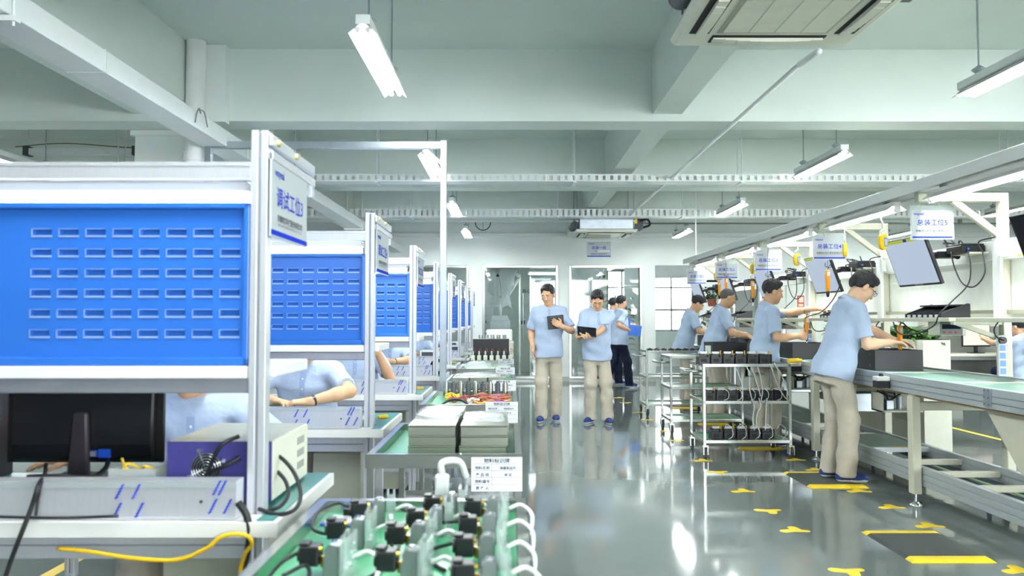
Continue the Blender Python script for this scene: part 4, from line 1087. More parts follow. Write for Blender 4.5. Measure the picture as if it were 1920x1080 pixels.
# tube lights under the lamp rail
def line_lamp():
    t = thing('line_light', '', 'light', (0, 0, 0), 0, 'tube lights under the line frame')
    m = MB(); m.box(-0.03, 0.03, -0.61, 0.61, 0.03, 0.062); m.prism([(-0.075, 0.0), (-0.03, 0.032), (0.03, 0.032), (0.075, 0.0), (0.075, 0.004), (0.03, 0.038), (-0.03, 0.038), (-0.075, 0.004)], 'y', -0.60, 0.60); m.build('reflector', WHITE, t)
    m = MB(); m.use(0).cyl((0, -0.585, 0.0), (0, 0.585, 0.0), 0.017, n=14); m.use(1).cyl((0, -0.605, 0.0), (0, -0.585, 0.0), 0.018, n=14); m.cyl((0, 0.585, 0.0), (0, 0.605, 0.0), 0.018, n=14); m.build('light_tube', [GLOWL, WHITE], t)
    for sy in (-0.61, 0.61):
        m = MB(); m.box(-0.02, 0.02, sy-0.006, sy+0.006, -0.02, 0.06); m.build('lamp_holder', WHITE, t)
    m = MB()
    for sy in (-0.45, 0.45): m.box(-0.02, 0.02, sy-0.02, sy+0.02, 0.06, 0.079)
    m.build('clip', GREYM, t)
    return t
ll = line_lamp()
for i in range(6):
    o = ll if i == 0 else dup(ll, (0, 0, 0))
    o.location = (2.92, 3.03+1.69*i, 2.118); o['label'] = 'tube light under the beige line frame, %s from the camera' % ORD[i]

# hanging station signs
for i, y in enumerate(ST):
    n = 5-i
    t = thing('station_sign', 'white hanging sign for assembly station %s over the conveyor' % NUM[n], 'sign', (3.065, y+0.22, 1.875) if i == 0 else (2.975, y+0.10, 1.85), 0, 'hanging station signs on the line')
    m = MB(); m.box(-0.152, 0.152, 0, 0.006, 0, 0.21); m.build('board', ACRYL, t, 0.001)
    m = MB(); m.box(-0.160, 0.160, 0.001, 0.005, -0.004, 0.245); m.build('clear_sleeve', CLEAR, t)
    m = MB(); r = (1, 0, 0); u = (0, 0, 1); Y = -0.0007
    m.use(0).text('wayeal', 0.028, (-0.135, Y, 0.176), r, u, 'l'); m.text('总装工位%d' % n, 0.050, (0, Y, 0.103), r, u)
    m.use(1).text('安徽皖仪科技股份有限公司', 0.0205, (0, Y, 0.052), r, u)
    m.use(2).text('ANHUI WANYI SCIENCE AND TECHNOLOGY CO.,LTD', 0.0094, (0, Y, 0.038), r, u)
    m.use(0).box(-0.145, 0.145, Y, Y+0.0005, 0.008, 0.020)
    m.build('lettering', [INKB, INKK, INKG], t)
    m = MB()
    for x in (-0.10, 0.06): m.cyl((x, 0.003, 0.235), (x*0.4, 0.003, 2.20-1.855), 0.0025, n=6)
    m.build('hanger', WHITEM, t)
t = thing('line_sign', 'white sign with blue characters hung high in front of the far wall', 'sign', (1.515, 13.2, 2.35), 0)
m = MB(); m.box(-0.205, 0.205, 0, 0.008, 0, 0.26); m.build('board', ACRYL, t)
m = MB(); r = (1, 0, 0); u = (0, 0, 1); Y = -0.001
m.use(0).text('wayeal', 0.036, (-0.175, Y, 0.215), r, u, 'l'); m.text('总装一线', 0.062, (0, Y, 0.137), r, u); m.use(1).text('线长：', 0.026, (-0.07, Y, 0.092), r, u, 'l'); m.use(2).box(-0.03, 0.19, Y, Y+.0005, 0.082, 0.118); m.use(1).text('安徽皖仪科技股份有限公司', 0.024, (0, Y, 0.045), r, u); m.use(0).box(-0.2, 0.2, Y, Y+.0005, 0.006, 0.022)
m.build('lettering', [INKB, INKK, mat('pale grey patch', (214, 220, 226), .6)], t)
m = MB()
for x in (-0.19, 0.19): m.cyl((x, 0.004, 0.26), (x, 0.004, CH-2.35), 0.002, n=6)
m.build('hanger', WHITEM, t)

# monitors on tilted arms
def monitor(lit=True):
    t = thing('line_monitor', '', 'monitor', (0, 0, 0), 0, 'tilted monitors above the conveyor')
    n = Vector((-0.943, 0, -0.334)); up = Vector((-0.334, 0, 0.943)); sd = Vector((0, -1, 0))     # screen looks down at the worker
    def slab(m, a0, a1, b0, b1, d0, d1):
        v = [sd*a+up*b-n*d for d in (d0, d1) for b in (b0, b1) for a in (a0, a1)]
        m.add(v, [(0,2,3,1),(4,5,7,6),(0,1,5,4),(1,3,7,5),(3,2,6,7),(2,0,4,6)])
    m = MB(); slab(m, -0.305, 0.305, -0.195, 0.195, 0.0, 0.028); slab(m, -0.20, 0.20, -0.13, 0.12, 0.028, 0.055); m.build('housing', BLACK, t, 0.004)
    m = MB(); m.use(0); slab(m, -0.293, 0.293, -0.178, 0.160, -0.0008, 0.0); m.use(1); slab(m, -0.293, 0.293, 0.160, 0.186, -0.0008, 0.0); m.use(2); slab(m, 0.0, 0.05, 0.162, 0.184, -0.0012, -0.0008)
    m.build('screen', [SCREENW, SCREENY, INKB] if lit else [SCREENK, SCREENK, SCREENK], t)
    m = MB(); slab(m, -0.06, 0.06, -0.192, -0.180, -0.001, 0.0); m.build('nameplate', GREYM, t)
    m = MB(); m.bar((0.03, 0, 0.0), (0.20, 0.0, 0.05), 0.05, 0.04); m.box(0.18, 0.36, -0.05, 0.05, 0.03, 0.08); m.build('bracket', BLACKM, t, 0.004)
    return t
def monbox():
    t = thing('mini_computer', '', 'computer', (0, 0, 0), 0, 'small black computers behind the monitors')
    m = MB(); m.box(-0.09, 0.09, -0.1, 0.1, 0, 0.05); m.box(-0.085, 0.085, -0.095, 0.095, 0.05, 0.065); m.build('case', BLACKM, t, 0.004)
    m = MB(); m.box(-0.05, -0.03, -0.102, -0.1, 0.02, 0.03); m.build('power_light', mat('blue led', (40, 60, 240), emit=0.6), t)
    m = MB(); m.box(-0.04, 0.12, -0.12, 0.12, -0.012, 0.0); m.build('tray', CREAM, t)
    return t
mon = monitor(); mbx = monbox(); dark_mon = monitor(False)
for i, y in enumerate(ST):
    o = mon if i == 0 else dup(mon, (0, 0, 0))
    o.location = (3.10, y+0.60, 1.735); o['label'] = 'tilted lit monitor above the conveyor behind the station %s sign' % NUM[5-i]
    o = mbx if i == 0 else dup(mbx, (0, 0, 0))
    o.location = (3.42, y+0.42, 1.79); o['label'] = 'small black computer beside the monitor of station %s' % NUM[5-i]
dark_mon.location = (3.09, 4.37, 1.735); dark_mon['label'] = 'dark tilted monitor cut off by the right edge of the picture'
for i, y in enumerate(ST):
    yy = y+0.42; z = 1.80
    cable('monitor_cable', [(3.34, yy+0.05, z+0.02), (3.30, yy-0.05, z-0.10), (3.32, yy-0.12, z-0.24), (3.36, yy-0.20, z-0.27), (3.40, yy-0.26, z-0.18), (3.42, yy-0.22, z-0.04), (3.43, yy-0.15, z+0.06), (3.46, yy-0.30, z+0.08)], 0.005, CABLE, 'black cable loop beside the monitor of station %s' % NUM[5-i])
    cable('scanner_cable', [(3.37, yy-0.10, z+0.02), (3.36, yy-0.16, z-0.10), (3.34, yy-0.16, z-0.25), (3.22, yy-0.15, 1.42), (3.135, yy-0.14, 1.33), (3.13, yy-0.08, 1.25), (3.12, yy+0.12, 1.19), (3.10, yy+0.30, 1.17), (3.09, yy+0.40, 1.20), (3.09, yy+0.45, 1.27)], 0.005, CABLE, 'long black cable hanging from the monitor of station %s down past the shelf' % NUM[5-i])
    if i < 3:
        t = thing('cable_bundle', 'tangle of black cables behind the monitor of station %s' % NUM[5-i] if i else 'tangle of black cables behind the nearest lit monitor', 'cables', (3.42, yy+0.12, 1.84))
        rnd = random.Random(i)
        for k in range(4):
            m = MB(); m.tube([(rnd.uniform(-.08, .05), rnd.uniform(-.1, .1), rnd.uniform(-.08, .08)) for q in range(5)], 0.006, n=6); m.build('cable', CABLE, t)
    t = thing('component_tray', 'black sloping component tray on the shelf behind station %s' % NUM[5-i], 'tray', (3.30, y+0.36, 1.3065), 0, 'black component trays on the shelf')
    m = MB(); m.prism([(-0.12, 0.0), (0.10, 0.0), (0.10, 0.10), (0.085, 0.105), (-0.12, 0.03)], 'y', -0.02, 0.005)
    m.prism([(-0.12, 0.0), (0.10, 0.0), (0.10, 0.10), (0.085, 0.105), (-0.12, 0.03)], 'y', 0.475, 0.50)
    m.box(-0.12, 0.10, 0, 0.5, 0, 0.008); m.box(0.09, 0.10, 0, 0.5, 0, 0.10)
    for k in range(1, 6): m.prism([(-0.12, 0.0), (0.10, 0.0), (0.09, 0.085), (-0.12, 0.03)], 'y', 0.08*k-0.004, 0.08*k+0.004)
    m.box(0.0, 0.1, 0, 0.5, 0.085, 0.098); m.build('tray', BLACKM, t, 0.001)
    m = MB()
    for k in range(6): m.box(-0.124, -0.12, 0.012+0.08*k, 0.056+0.08*k, 0.001, 0.022)
    m.build('label_strip', PAPER, t)
    t = thing('driver_power_unit', 'grey power unit with dark display slung under the shelf of station %s' % NUM[5-i], 'power unit', (3.33, y+0.50, 1.17), 0, 'power units under the shelf')
    m = MB(); m.box(-0.07, 0.13, 0.0, 0.17, 0.0, 0.105); m.build('case', CREAM, t, 0.004)
    m = MB(); m.box(-0.07, 0.10, -0.003, 0.0, 0.005, 0.10); m.build('front_panel', GREYM, t)
    m = MB(); m.box(-0.055, 0.085, -0.006, -0.003, 0.05, 0.085); m.build('display', NAVY, t)
    m = MB()
    for k in range(3): m.cyl((-0.04+0.045*k, -0.010, 0.025), (-0.04+0.045*k, -0.003, 0.025), 0.008, n=10)
    m.build('knob', RED, t)
for i, y in enumerate(POSTY[:5]):
    t = thing('power_strip', 'white socket strip with blue sockets on the %s beige post of the line' % ORD[i], 'power strip', (PX-0.055, y-0.052, 1.07), 0, 'socket strips on the line posts')
    m = MB(); m.box(-0.03, 0.03, 0, 0.03, -0.23, 0.11); m.build('case', WHITE, t, 0.006)
    for k in range(4):
        m = MB(); m.box(-0.02, 0.02, -0.002, 0, -0.165+0.055*k, -0.165+0.055*k+0.042); m.build('socket', BLUEP, t)
    m = MB(); m.cyl((-0.005, -0.02, 0.075), (-0.005, 0, 0.075), 0.026, n=14); m.build('plug', BLACK, t)
    m = MB(); m.tube([(-0.005, -0.022, 0.075), (-0.06, -0.03, 0.10), (-0.07, -0.02, 0.15), (-0.03, 0.0, 0.20), (0.02, 0.03, 0.22)], 0.005); m.build('cord', CABLE, t)
for i, y in enumerate((5.9, 7.6, 9.35)):
    m = MB(); m.box(-0.022, 0.022, -0.018, 0.018, 0, 0.115); m.box(-0.004, 0.004, -0.006, 0.006, 0.115, 0.14); o = m.build('switch_module', WHITE, None, 0.004); o.location = (3.475, 5.44+1.75*i, 1.735)
    tag(o, 'white switch module clipped to the utility board by station %s' % NUM[5-i], 'switch')

# yellow spring balancers and orange electric screwdrivers
def balancer():
    t = thing('spring_balancer', '', 'balancer', (0, 0, 0), 0, 'yellow spring balancers under the line frame')
    m = MB()
    prof = [(0.0, 0.062), (0.018, 0.064), (0.034, 0.052), (0.040, 0.02), (0.036, -0.02), (0.024, -0.058), (0.0, -0.066), (-0.026, -0.055), (-0.036, -0.02), (-0.038, 0.02), (-0.030, 0.05)]
    m.prism(prof, 'y', -0.016, 0.016); m.build('body', YELP, t, 0.007, 2)
    m = MB(); m.box(-0.002, 0.032, -0.0185, -0.0158, -0.036, 0.034); m.build('label_plate', BLUEP, t); m = MB(); m.box(0.002, 0.028, -0.0195, -0.0184, -0.028, 0.020); m.build('dial', PAPER, t)
    m = MB(); m.tube([(0, 0, 0.06), (-0.015, 0, 0.085), (0.012, 0, 0.105), (0.0, 0, 0.15), (-0.012, 0, 0.175), (-0.012, 0, 0.22)], 0.006); m.build('hook', WHITE, t)
    return t
bl = balancer()
BALY = [6.05, 6.74, 7.87, 9.30, 10.95]
bal_rz = [0.35, 1.3, 0.0, 0.0, 0.0]
for i, y in enumerate(BALY):
    o = bl if i == 0 else dup(bl, (0, 0, 0))
    o.location = (2.925, y, 1.90); o.rotation_euler = (0, 0, bal_rz[i])
    o['label'] = 'yellow spring balancer hanging under the line lights, %s from the camera' % ORD[i]
def driver():
    t = thing('electric_screwdriver', '', 'screwdriver', (0, 0, 0), 0, 'orange electric screwdrivers of the line')
    m = MB(); m.lathe([(0.006, -0.075), (0.013, -0.07), (0.015, -0.05), (0.0185, -0.045), (0.019, 0.02), (0.021, 0.06), (0.024, 0.075), (0.022, 0.12), (0.016, 0.13), (0.010, 0.135)], n=14); m.build('body', ORANGE, t)
    m = MB(); m.lathe([(0.006, -0.12), (0.011, -0.115), (0.0165, -0.085), (0.0155, -0.068)], n=12); m.build('nose', BLACK, t)
    m = MB(); m.cyl((0, 0, -0.16), (0, 0, -0.115), 0.004, n=8); m.build('bit', CHROME, t)
    m = MB(); m.box(-0.012, 0.012, -0.0255, -0.0215, 0.075, 0.115); m.build('label_plate', PAPER, t)
    m = MB(); m.tube([(0, 0, 0.13), (0.012, 0, 0.165), (0.03, 0.0, 0.185), (0.035, 0, 0.165), (0.02, 0, 0.155), (0.0, 0, 0.16), (-0.02, 0, 0.17), (-0.018, 0, 0.20)], 0.003, n=6); m.build('cord', CABLE, t)
    return t
dr = driver()
DRV = [(W(1553, 533, 7.2), 0, 'orange electric screwdriver hanging in front of the station four monitor'), (W(1440, 545, 8.75), 0, 'orange electric screwdriver hanging in front of the station three monitor'),
       (W(1412, 548, 9.25), 0, 'orange electric screwdriver hanging beside the station three monitor'), (W(1362, 540, 10.5), 0, 'orange electric screwdriver above the shaven worker'), (W(1349.5, 545, 10.9), 0, 'orange electric screwdriver under the station two sign beside its monitor')]
for i, (p, a, lab) in enumerate(DRV):
    o = dr if i == 0 else dup(dr, (0, 0, 0))
    o.location = p; o['label'] = lab
    top = Vector(p)+Vector((0, 0, 0.16))
    cable('balancer_cord', [top, top+Vector((0.004, 0, 0.12)), (2.925, p[1], 2.10)], 0.002, CABLE, 'thin cord holding the %s' % lab.replace('orange electric ', ''))
for p, lab in ((W(1687, 640, 6.42), 'orange electric screwdriver standing in the nearest black box by the hands'), (W(1512, 618, 8.0), 'orange electric screwdriver gripped by the reaching worker')):
    o = dup(dr, p, label=lab); 
cable('screwdriver_cable', [W(1687, 622, 6.42), W(1688, 608, 6.42), W(1693, 606, 6.40), W(1705, 616, 6.36), W(1725, 622, 6.3), W(1745, 618, 6.2), W(1765, 600, 6.1)], 0.006, CABLE, 'black cable of the screwdriver in the nearest black box')
cable('screwdriver_cable', [W(1511, 606, 8.0), W(1510, 598, 8.0), W(1516, 593, 7.9), W(1540, 585, 7.7), W(1560, 565, 7.5), W(1574, 540, 7.3), W(1577, 525, 7.28)], 0.005, CABLE, 'black cable sweeping up past the reaching worker')

# black chassis boxes on the belt
def chassis(w, h, d):
    t = thing('chassis_box', '', 'box', (0, 0, 0), 0, 'black instrument chassis on the conveyor')
    m = MB(); e = 0.004
    m.box(-w/2, w/2, 0, e, 0, h); m.box(-w/2, w/2, d-e, d, 0, h); m.box(-w/2, -w/2+e, e, d-e, 0, h); m.box(w/2-e, w/2, e, d-e, 0, h); m.box(-w/2, w/2, 0, d, 0, e)
    m.build('shell', BLACKM, t, 0.001)
    m = MB()
    for y in (0.08, d-0.08):
        for z in (0.04, h-0.04): m.cyl((-w/2-0.003, y, z), (-w/2, y, z), 0.006, n=8)
    m.build('screw', CHROME, t)
    m = MB(); m.box(-w/2+0.04, w/2-0.06, d*0.3, d*0.8, e, 0.05); m.build('inner_plate', GALV, t, 0.002)
    return t
c1 = chassis(0.385, 0.163, 0.42)
c1.location = (3.105, 6.19, 0.8845); c1['label'] = 'open black metal chassis on the belt under the hands of the nearest worker'
for y, x, lab in ((7.93, 3.08, 'open black metal chassis on the belt in front of the reaching worker'), (9.75, 3.06, 'open black metal chassis on the belt in front of the shaven worker'), (11.45, 3.06, 'open black metal chassis on the belt in front of the farthest standing worker')):
    dup(c1, (x, y, 0.8845), label=lab)

# ------------------------------------------------------------------ steel trolleys in the aisle
def trolley():
    t = thing('steel_trolley', '', 'trolley', (0, 0, 0), 0, 'three tier steel trolleys beside the conveyor')
    Wt, Lt = 0.83, 0.55
    for x in (0.014, Wt-0.014):
        for y in (0.014, Lt-0.014):
            m = MB(); m.box(x-0.014, x+0.014, y-0.014, y+0.014, 0.115, 0.875); m.build('post', STEEL, t, 0.003)
            m = MB(); m.use(0).cyl((x-0.012, y-0.02, 0.05), (x+0.012, y-0.02, 0.05), 0.05, n=20); m.use(1).box(x-0.022, x-0.016, y-0.05, y+0.02, 0.035, 0.115); m.box(x+0.016, x+0.022, y-0.05, y+0.02, 0.035, 0.115); m.box(x-0.026, x+0.026, y-0.035, y+0.035, 0.105, 0.117); m.cyl((x-0.024, y-0.02, 0.05), (x+0.024, y-0.02, 0.05), 0.01, n=8)
            m.build('caster', [RUBBER, CHROME], t)
    for z in (0.135, 0.50, 0.845):
        m = MB(); m.use(0).box(0.0, Wt, 0, 0.028, z, z+0.030); m.box(0, Wt, Lt-0.028, Lt, z, z+0.030); m.box(0, 0.028, 0.028, Lt-0.028, z, z+0.03); m.box(Wt-0.028, Wt, 0.028, Lt-0.028, z, z+0.03)
        m.use(0).box(0.028, Wt-0.028, 0.028, Lt-0.028, z+0.004, z+0.010); m.use(1).box(0.028, Wt-0.028, 0.028, Lt-0.028, z+0.010, z+0.014)
        m.build('shelf', [STEEL, MATGG], t, 0.002)
    m = MB(); m.tube([(0.014, 0.1, 0.80), (-0.10, 0.1, 0.80), (-0.12, 0.2, 0.80), (-0.12, 0.36, 0.80), (-0.10, 0.46, 0.80), (0.014, 0.46, 0.80)], 0.012, n=10, res=4); m.build('push_handle', STEEL, t)
    return t
tr = trolley()
TRY = [7.26, 8.75, 10.3]
for i, y in enumerate(TRY):
    o = tr if i == 0 else dup(tr, (0, 0, 0))
    o.location = (1.80, y, 0); o['label'] = ['nearest steel trolley, loaded with black pumps on all three shelves', 'second steel trolley, right behind the nearest one, with a black case on top', 'farthest steel trolley with a row of small black blocks on top'][i]
def pump():
    t = thing('gas_pump', '', 'pump', (0, 0, 0), 0, 'black pumps on the nearest trolley')
    m = MB(); m.box(-0.045, 0.045, 0, 0.13, 0.012, 0.075); m.prism([(-0.045, 0.075), (0.045, 0.075), (0.03, 0.10), (-0.03, 0.10)], 'y', 0.02, 0.12); m.use(1).box(-0.028, 0.028, -0.002, 0.0, 0.028, 0.06); m.build('body', [BLACKM, DARK], t, 0.005)
    m = MB(); m.cyl((-0.02, 0.05, 0.10), (-0.02, 0.05, 0.105), 0.035, n=18); m.cyl((0.052, 0.04, 0.012), (0.052, 0.04, 0.10), 0.030, n=18); m.build('head', BLACK, t)
    m = MB(); m.cyl((0.052, 0.04, 0.10), (0.052, 0.04, 0.135), 0.007, n=8); m.build('brass_fitting', BRASS, t)
    m = MB(); m.box(-0.02, 0.03, 0.03, 0.06, 0.105, 0.125); m.cyl((-0.03, 0.04, 0.115), (-0.02, 0.04, 0.115), 0.01, n=8); m.cyl((0.03, 0.045, 0.115), (0.04, 0.045, 0.115), 0.01, n=8); m.build('valve', TUBEW, t)
    m = MB()
    for x in (-0.04, 0.04):
        for y in (0.01, 0.12): m.cyl((x, y, 0.0), (x, y, 0.014), 0.007, n=8)
    m.build('rubber_foot', RUBBER, t)
    return t
pm = pump(); first = True
for z, n, nm, y0, x0, dx in ((0.859, 6, 'top', 7.33, 1.77+0.06, 0.115), (0.514, 7, 'middle', 7.36, 1.89, 0.110), (0.149, 5, 'bottom', 7.36, 1.95, 0.12)):
    for k in range(n):
        p = (x0+dx*k, y0, z)
        if first: o = pm; first = False
        else: o = dup(pm, p)
        o.location = p; o.rotation_euler = (0, 0, 0)
        o['label'] = 'black pump, %s from the aisle side on the %s shelf of the nearest trolley' % (ORD[k], nm)
# white tubes
rnd = random.Random(11)
hang = [(1378, 690, [(1383, 700), (1390, 722), (1391, 745), (1390, 752)]), (1400, 690, [(1404, 700), (1404, 725), (1406, 740), (1410, 755)]), (1408, 690, [(1412, 700), (1420, 725), (1424, 742)]), (1420, 690, [(1424, 705), (1428, 730), (1425, 752)]), (1444, 686, [(1449, 700), (1456, 720), (1468, 742), (1476, 750)]), (1452, 684, [(1462, 700), (1472, 722), (1477, 742)]), (1492-70, 750, [(1424, 762), (1418, 775), (1416, 790), (1423, 812)]), (1410, 752, [(1412, 765), (1409, 785), (1412, 805)]), (1436, 750, [(1434, 765), (1433, 790), (1432, 805)])]
for k, (px, py, ps) in enumerate(hang):
    cable('white_tube', [W(px-1, py-4, 7.33), W(px, py, 7.243)]+[W(a, b, 7.243) for a, b in ps], 0.005, TUBEW, 'white tube hanging over the front of the nearest trolley, %s from the aisle side' % ORD[k], 6)
for k in range(5):
    x = 2.02+0.125*k
    cable('white_tube', [(x, 7.34, 0.26), (x+0.02, 7.33, 0.30), (x+0.06, 7.31, 0.27), (x+0.07, 7.31, 0.20), (x+0.03, 7.31, 0.165)], 0.0035, TUBEW, 'white tube curled over the bottom shelf pumps, %s from the aisle side' % ORD[k], 6)
    cable('white_tube', [(x-0.06, 7.34, 0.62), (x-0.02, 7.33, 0.64), (x+0.03, 7.31, 0.61), (x+0.03, 7.31, 0.55), (x-0.01, 7.31, 0.53)], 0.0035, TUBEW, 'white tube curled over the middle shelf pumps, %s from the aisle side' % ORD[k], 6)
c4 = dup(c1, (2.50, 8.82, 0.8595), label='black metal case lying on top of the second trolley'); c4['group'] = 'black cases on the second trolley'
m = MB(); m.box(-0.03, 0.03, 0, 0.02, 0, 0.13); o = m.build('end_plate', WHITEM); o.location = (2.26, 8.85, 0.8595); tag(o, 'white end plate standing beside the black case on the second trolley', 'plate')
for k in range(8):
    m = MB(); m.box(-0.035, 0.035, 0, 0.08, 0, 0.035); m.use(1).cyl((0, 0.04, 0.035), (0, 0.04, 0.042), 0.02, n=10); o = m.build('small_block', [BLACK, BLACKM], None, 0.004); o.location = (1.87+0.095*k, 10.36, 0.8595)
    tag(o, 'small black block, %s from the aisle side on the farthest trolley' % ORD[k], 'block', 'small black blocks on the farthest trolley')

# ------------------------------------------------------------------ floor mats and floor marks
def floor_mat():
    t = thing('anti_fatigue_mat', '', 'mat', (0, 0, 0), 0, 'standing mats by the conveyor')
    m = MB(); m.prism([(0, 0.0), (0.025, 0.014), (0.43, 0.014), (0.455, 0.0)], 'y', 0.05, 0.55); m.build('mat', RUBBER, t)
    for y0, sg in ((0.0, 1), (0.6, -1)):
        m = MB(); P_ = lambda x, d, z: (x, y0+sg*d, z)
        v = [P_(0, 0, 0), P_(0.455, 0, 0), P_(0.435, 0.022, 0.0145), P_(0.022, 0.022, 0.0145), P_(0.435, 0.075, 0.0150), P_(0.022, 0.075, 0.0150), P_(0, 0.075, 0), P_(0.455, 0.075, 0)]
        m.add(v, [(0,1,2,3), (3,2,4,5), (0,3,5,6), (1,7,4,2), (5,4,7,6), (0,6,7,1)]); m.build('edge_strip', YELLOWR, t)
    return t
fm = floor_mat()
for i, (x, y, lab) in enumerate(((2.135, 4.16, 'grey standing mat with yellow ends, empty, closest to the camera'), (2.295, 5.97, 'grey standing mat with yellow ends under the nearest worker'), (2.27, 7.72, 'grey standing mat with yellow ends behind the nearest trolley'), (2.3, 9.5, 'grey standing mat with yellow ends under the shaven worker'), (2.3, 11.2, 'grey standing mat with yellow ends under the farthest standing worker'))):
    o = fm if i == 0 else dup(fm, (0, 0, 0))
    o.location = (x, y, 0); o['label'] = lab
def mark(flip):
    m = MB(); pts = []
    # two lobes of tape meeting at a corner
    s = 0.055
    for a in np.linspace(0.5*PI, 1.5*PI, 9): pts.append((-0.06+0.032*math.cos(a), 0.032*math.sin(a)))
    pts += [(-0.015, -0.045)]
    for a in np.linspace(-0.9*PI, -0.1*PI, 8): pts.append((0.012+0.030*math.cos(a), -0.075+0.030*math.sin(a)))
    pts += [(0.055, -0.03)]
    for a in np.linspace(-0.5*PI, 0.5*PI, 7): pts.append((0.075+0.02*math.cos(a), 0.0+0.022*math.sin(a)))
    pts += [(0.0, 0.012)]
    pts = [(x*flip, y) for x, y in pts]
    if flip < 0: pts = pts[::-1]
    m.add([(x, y, 0.0015) for x, y in pts]+[(x, y, 0.0) for x, y in pts], [tuple(range(len(pts)))]+[(i, i+len(pts), (i+1) % len(pts)+len(pts), (i+1) % len(pts)) for i in range(len(pts))])
    return m.build('floor_mark', YELLOW)
m1, m2 = mark(1), mark(-1); m2.name = 'floor_mark'
MY = [4.05, 4.76, 5.30, 5.84, 6.62, 7.09, 8.3, 8.9, 10.0, 10.7, 12.0, 12.7]
for side, (o0, x, dy) in enumerate(((m1, 1.735, 0), (m2, 2.62, 0.0))):
    for k, y in enumerate(MY if side == 0 else [4.02, 4.86, 5.36, 5.84, 6.68, 7.13, 8.45, 8.95, 10.2, 10.8, 11.95, 12.7]):
        o = o0 if k == 0 else o0.copy()
        if k: COL.objects.link(o)
        o.location = (x+0.004*k*(1 if side == 0 else 0), y+dy+(0.02 if k % 2 else 0), 0); 
        if side: o.rotation_euler = (0, 0, PI)
        if side == 0 and k % 2: o.scale = (1, -1, 1)
        tag(o, 'yellow tape mark on the floor, %s from the camera along the %s' % ((ORD+['eleventh', 'twelfth'])[k], ('aisle side', 'conveyor side')[side]), 'floor mark', 'yellow tape marks on the floor')
m = MB(); m.box(5.23, 5.29, 3.0, 15.5, 0, 0.0018); o = m.build('floor_line', YELLOW); tag(o, 'long yellow painted line on the floor beyond the conveyor', 'floor line')
# ------------------------------------------------------------------ planters, shelves, office
def leaf_mb(m, base, d, L, w, droop=0.3, n=4):
    base = Vector(base); d = Vector(d).normalized()
    side = d.cross(Vector((0, 0, 1)))
    side = side.normalized() if side.length > 0.05 else Vector((1, 0, 0))
    vs = []; p = base.copy(); dd = d.copy()
    prof = [0.15, 0.85, 1.0, 0.6, 0.05]
    for k in range(n+1):
        up = side.cross(dd)
        ww = w*prof[k]
        vs += [p-side*ww+up*ww*0.25, p, p+side*ww+up*ww*0.25]
        dd = (dd+Vector((0, 0, -droop*0.35))).normalized(); p = p+dd*L/n
    fs = []
    for k in range(n):
        a = 3*k; fs += [(a, a+1, a+4, a+3), (a+1, a+2, a+5, a+4)]
    m.add(vs, fs, True)
def foliage(n, spread, h, L, w, seed, up=0.5, stalk=True):
    rnd = random.Random(seed); m = MB()
    for k in range(n):
        x = rnd.uniform(-spread[0], spread[0]); y = rnd.uniform(-spread[1], spread[1]); z = rnd.uniform(0.0, h)
        a = rnd.uniform(0, 2*PI)
        d = (math.cos(a), math.sin(a), rnd.uniform(-0.1, 1.0)*up*2)
        s = rnd.uniform(0.7, 1.2)
        if stalk: m.tube([(x*0.4, y*0.9, 0), (x*0.8, y, z*0.7), (x, y, z)], 0.0025, n=4, res=1)
        leaf_mb(m, (x, y, z), d, L*s, w*s, rnd.uniform(0.2, 0.9))
    return m
t = thing('planter_box', 'white planter cabinet full of low green plants behind the conveyor', 'planter', (4.13, 7.5, 0))
m = MB(); m.box(-0.135, 0.135, 0, 2.4, 0, 1.09); m.build('cabinet', CREAM, t, 0.004)
m = MB(); m.use(0)
for y in (0.8, 1.6): m.box(-0.137, -0.135, y-0.002, y+0.002, 0.05, 1.05)
m.box(-0.137, -0.135, 0, 2.4, 0.80, 0.803); m.box(-0.135, 0.135, -0.002, 0, 0.80, 0.803); m.build('panel_gap', GREYM, t)
m = MB(); m.box(-0.125, 0.125, 0.01, 2.39, 1.07, 1.095); m.build('soil', SOIL, t)
m = foliage(420, (0.15, 1.15), 0.10, 0.13, 0.026, 4, 0.45); 
o = m.build('foliage', LEAF, t); o.location = (0, 1.2, 1.09)

def pot_plant(loc, label, H, n, L, w, seed, pot=TERRA, pr=0.09, ph=0.14, spread=0.12):
    t = thing('potted_plant', label, 'plant', loc)
    MB().lathe([(pr*0.72, 0), (pr, ph*0.9), (pr*1.06, ph*0.9), (pr*1.06, ph), (pr*0.85, ph)], n=18).build('pot', pot, t)
    o = foliage(n, (spread, spread), H, L, w, seed, 0.5).build('foliage', LEAFD, t); o.location = (0, 0, ph)
    return t
# open shelf with three tiers of plants at the end of the line
t = thing('plant_shelf', 'light open shelf rack holding potted plants at the far end of the line', 'shelf', (3.46, 14.1, 0))
for x in (0, 0.62):
    for y in (0, 0.35):
        m = MB(); m.box(x-0.015, x+0.015, y-0.015, y+0.015, 0, 2.25); m.build('post', WHITEM, t)
for z in (0.55, 1.0, 1.5, 1.98, 2.24):
    m = MB(); m.box(-0.02, 0.64, -0.02, 0.37, z, z+0.02); m.build('shelf', WHITEM, t)
m = MB(); m.box(-0.02, 0.64, -0.02, 0.37, 1.98, 2.26); m.build('top_panel', WHITE, t)
pot_plant((3.72, 14.27, 1.521), 'bushy potted plant on the top tier of the light plant shelf', 0.22, 46, 0.16, 0.036, 21)
pot_plant((3.72, 14.27, 1.021), 'bushy potted plant on the second tier of the light plant shelf', 0.26, 46, 0.15, 0.034, 22)
pot_plant((3.68, 14.27, 0.571), 'potted plant on the low tier of the light plant shelf', 0.2, 46, 0.15, 0.03, 23)
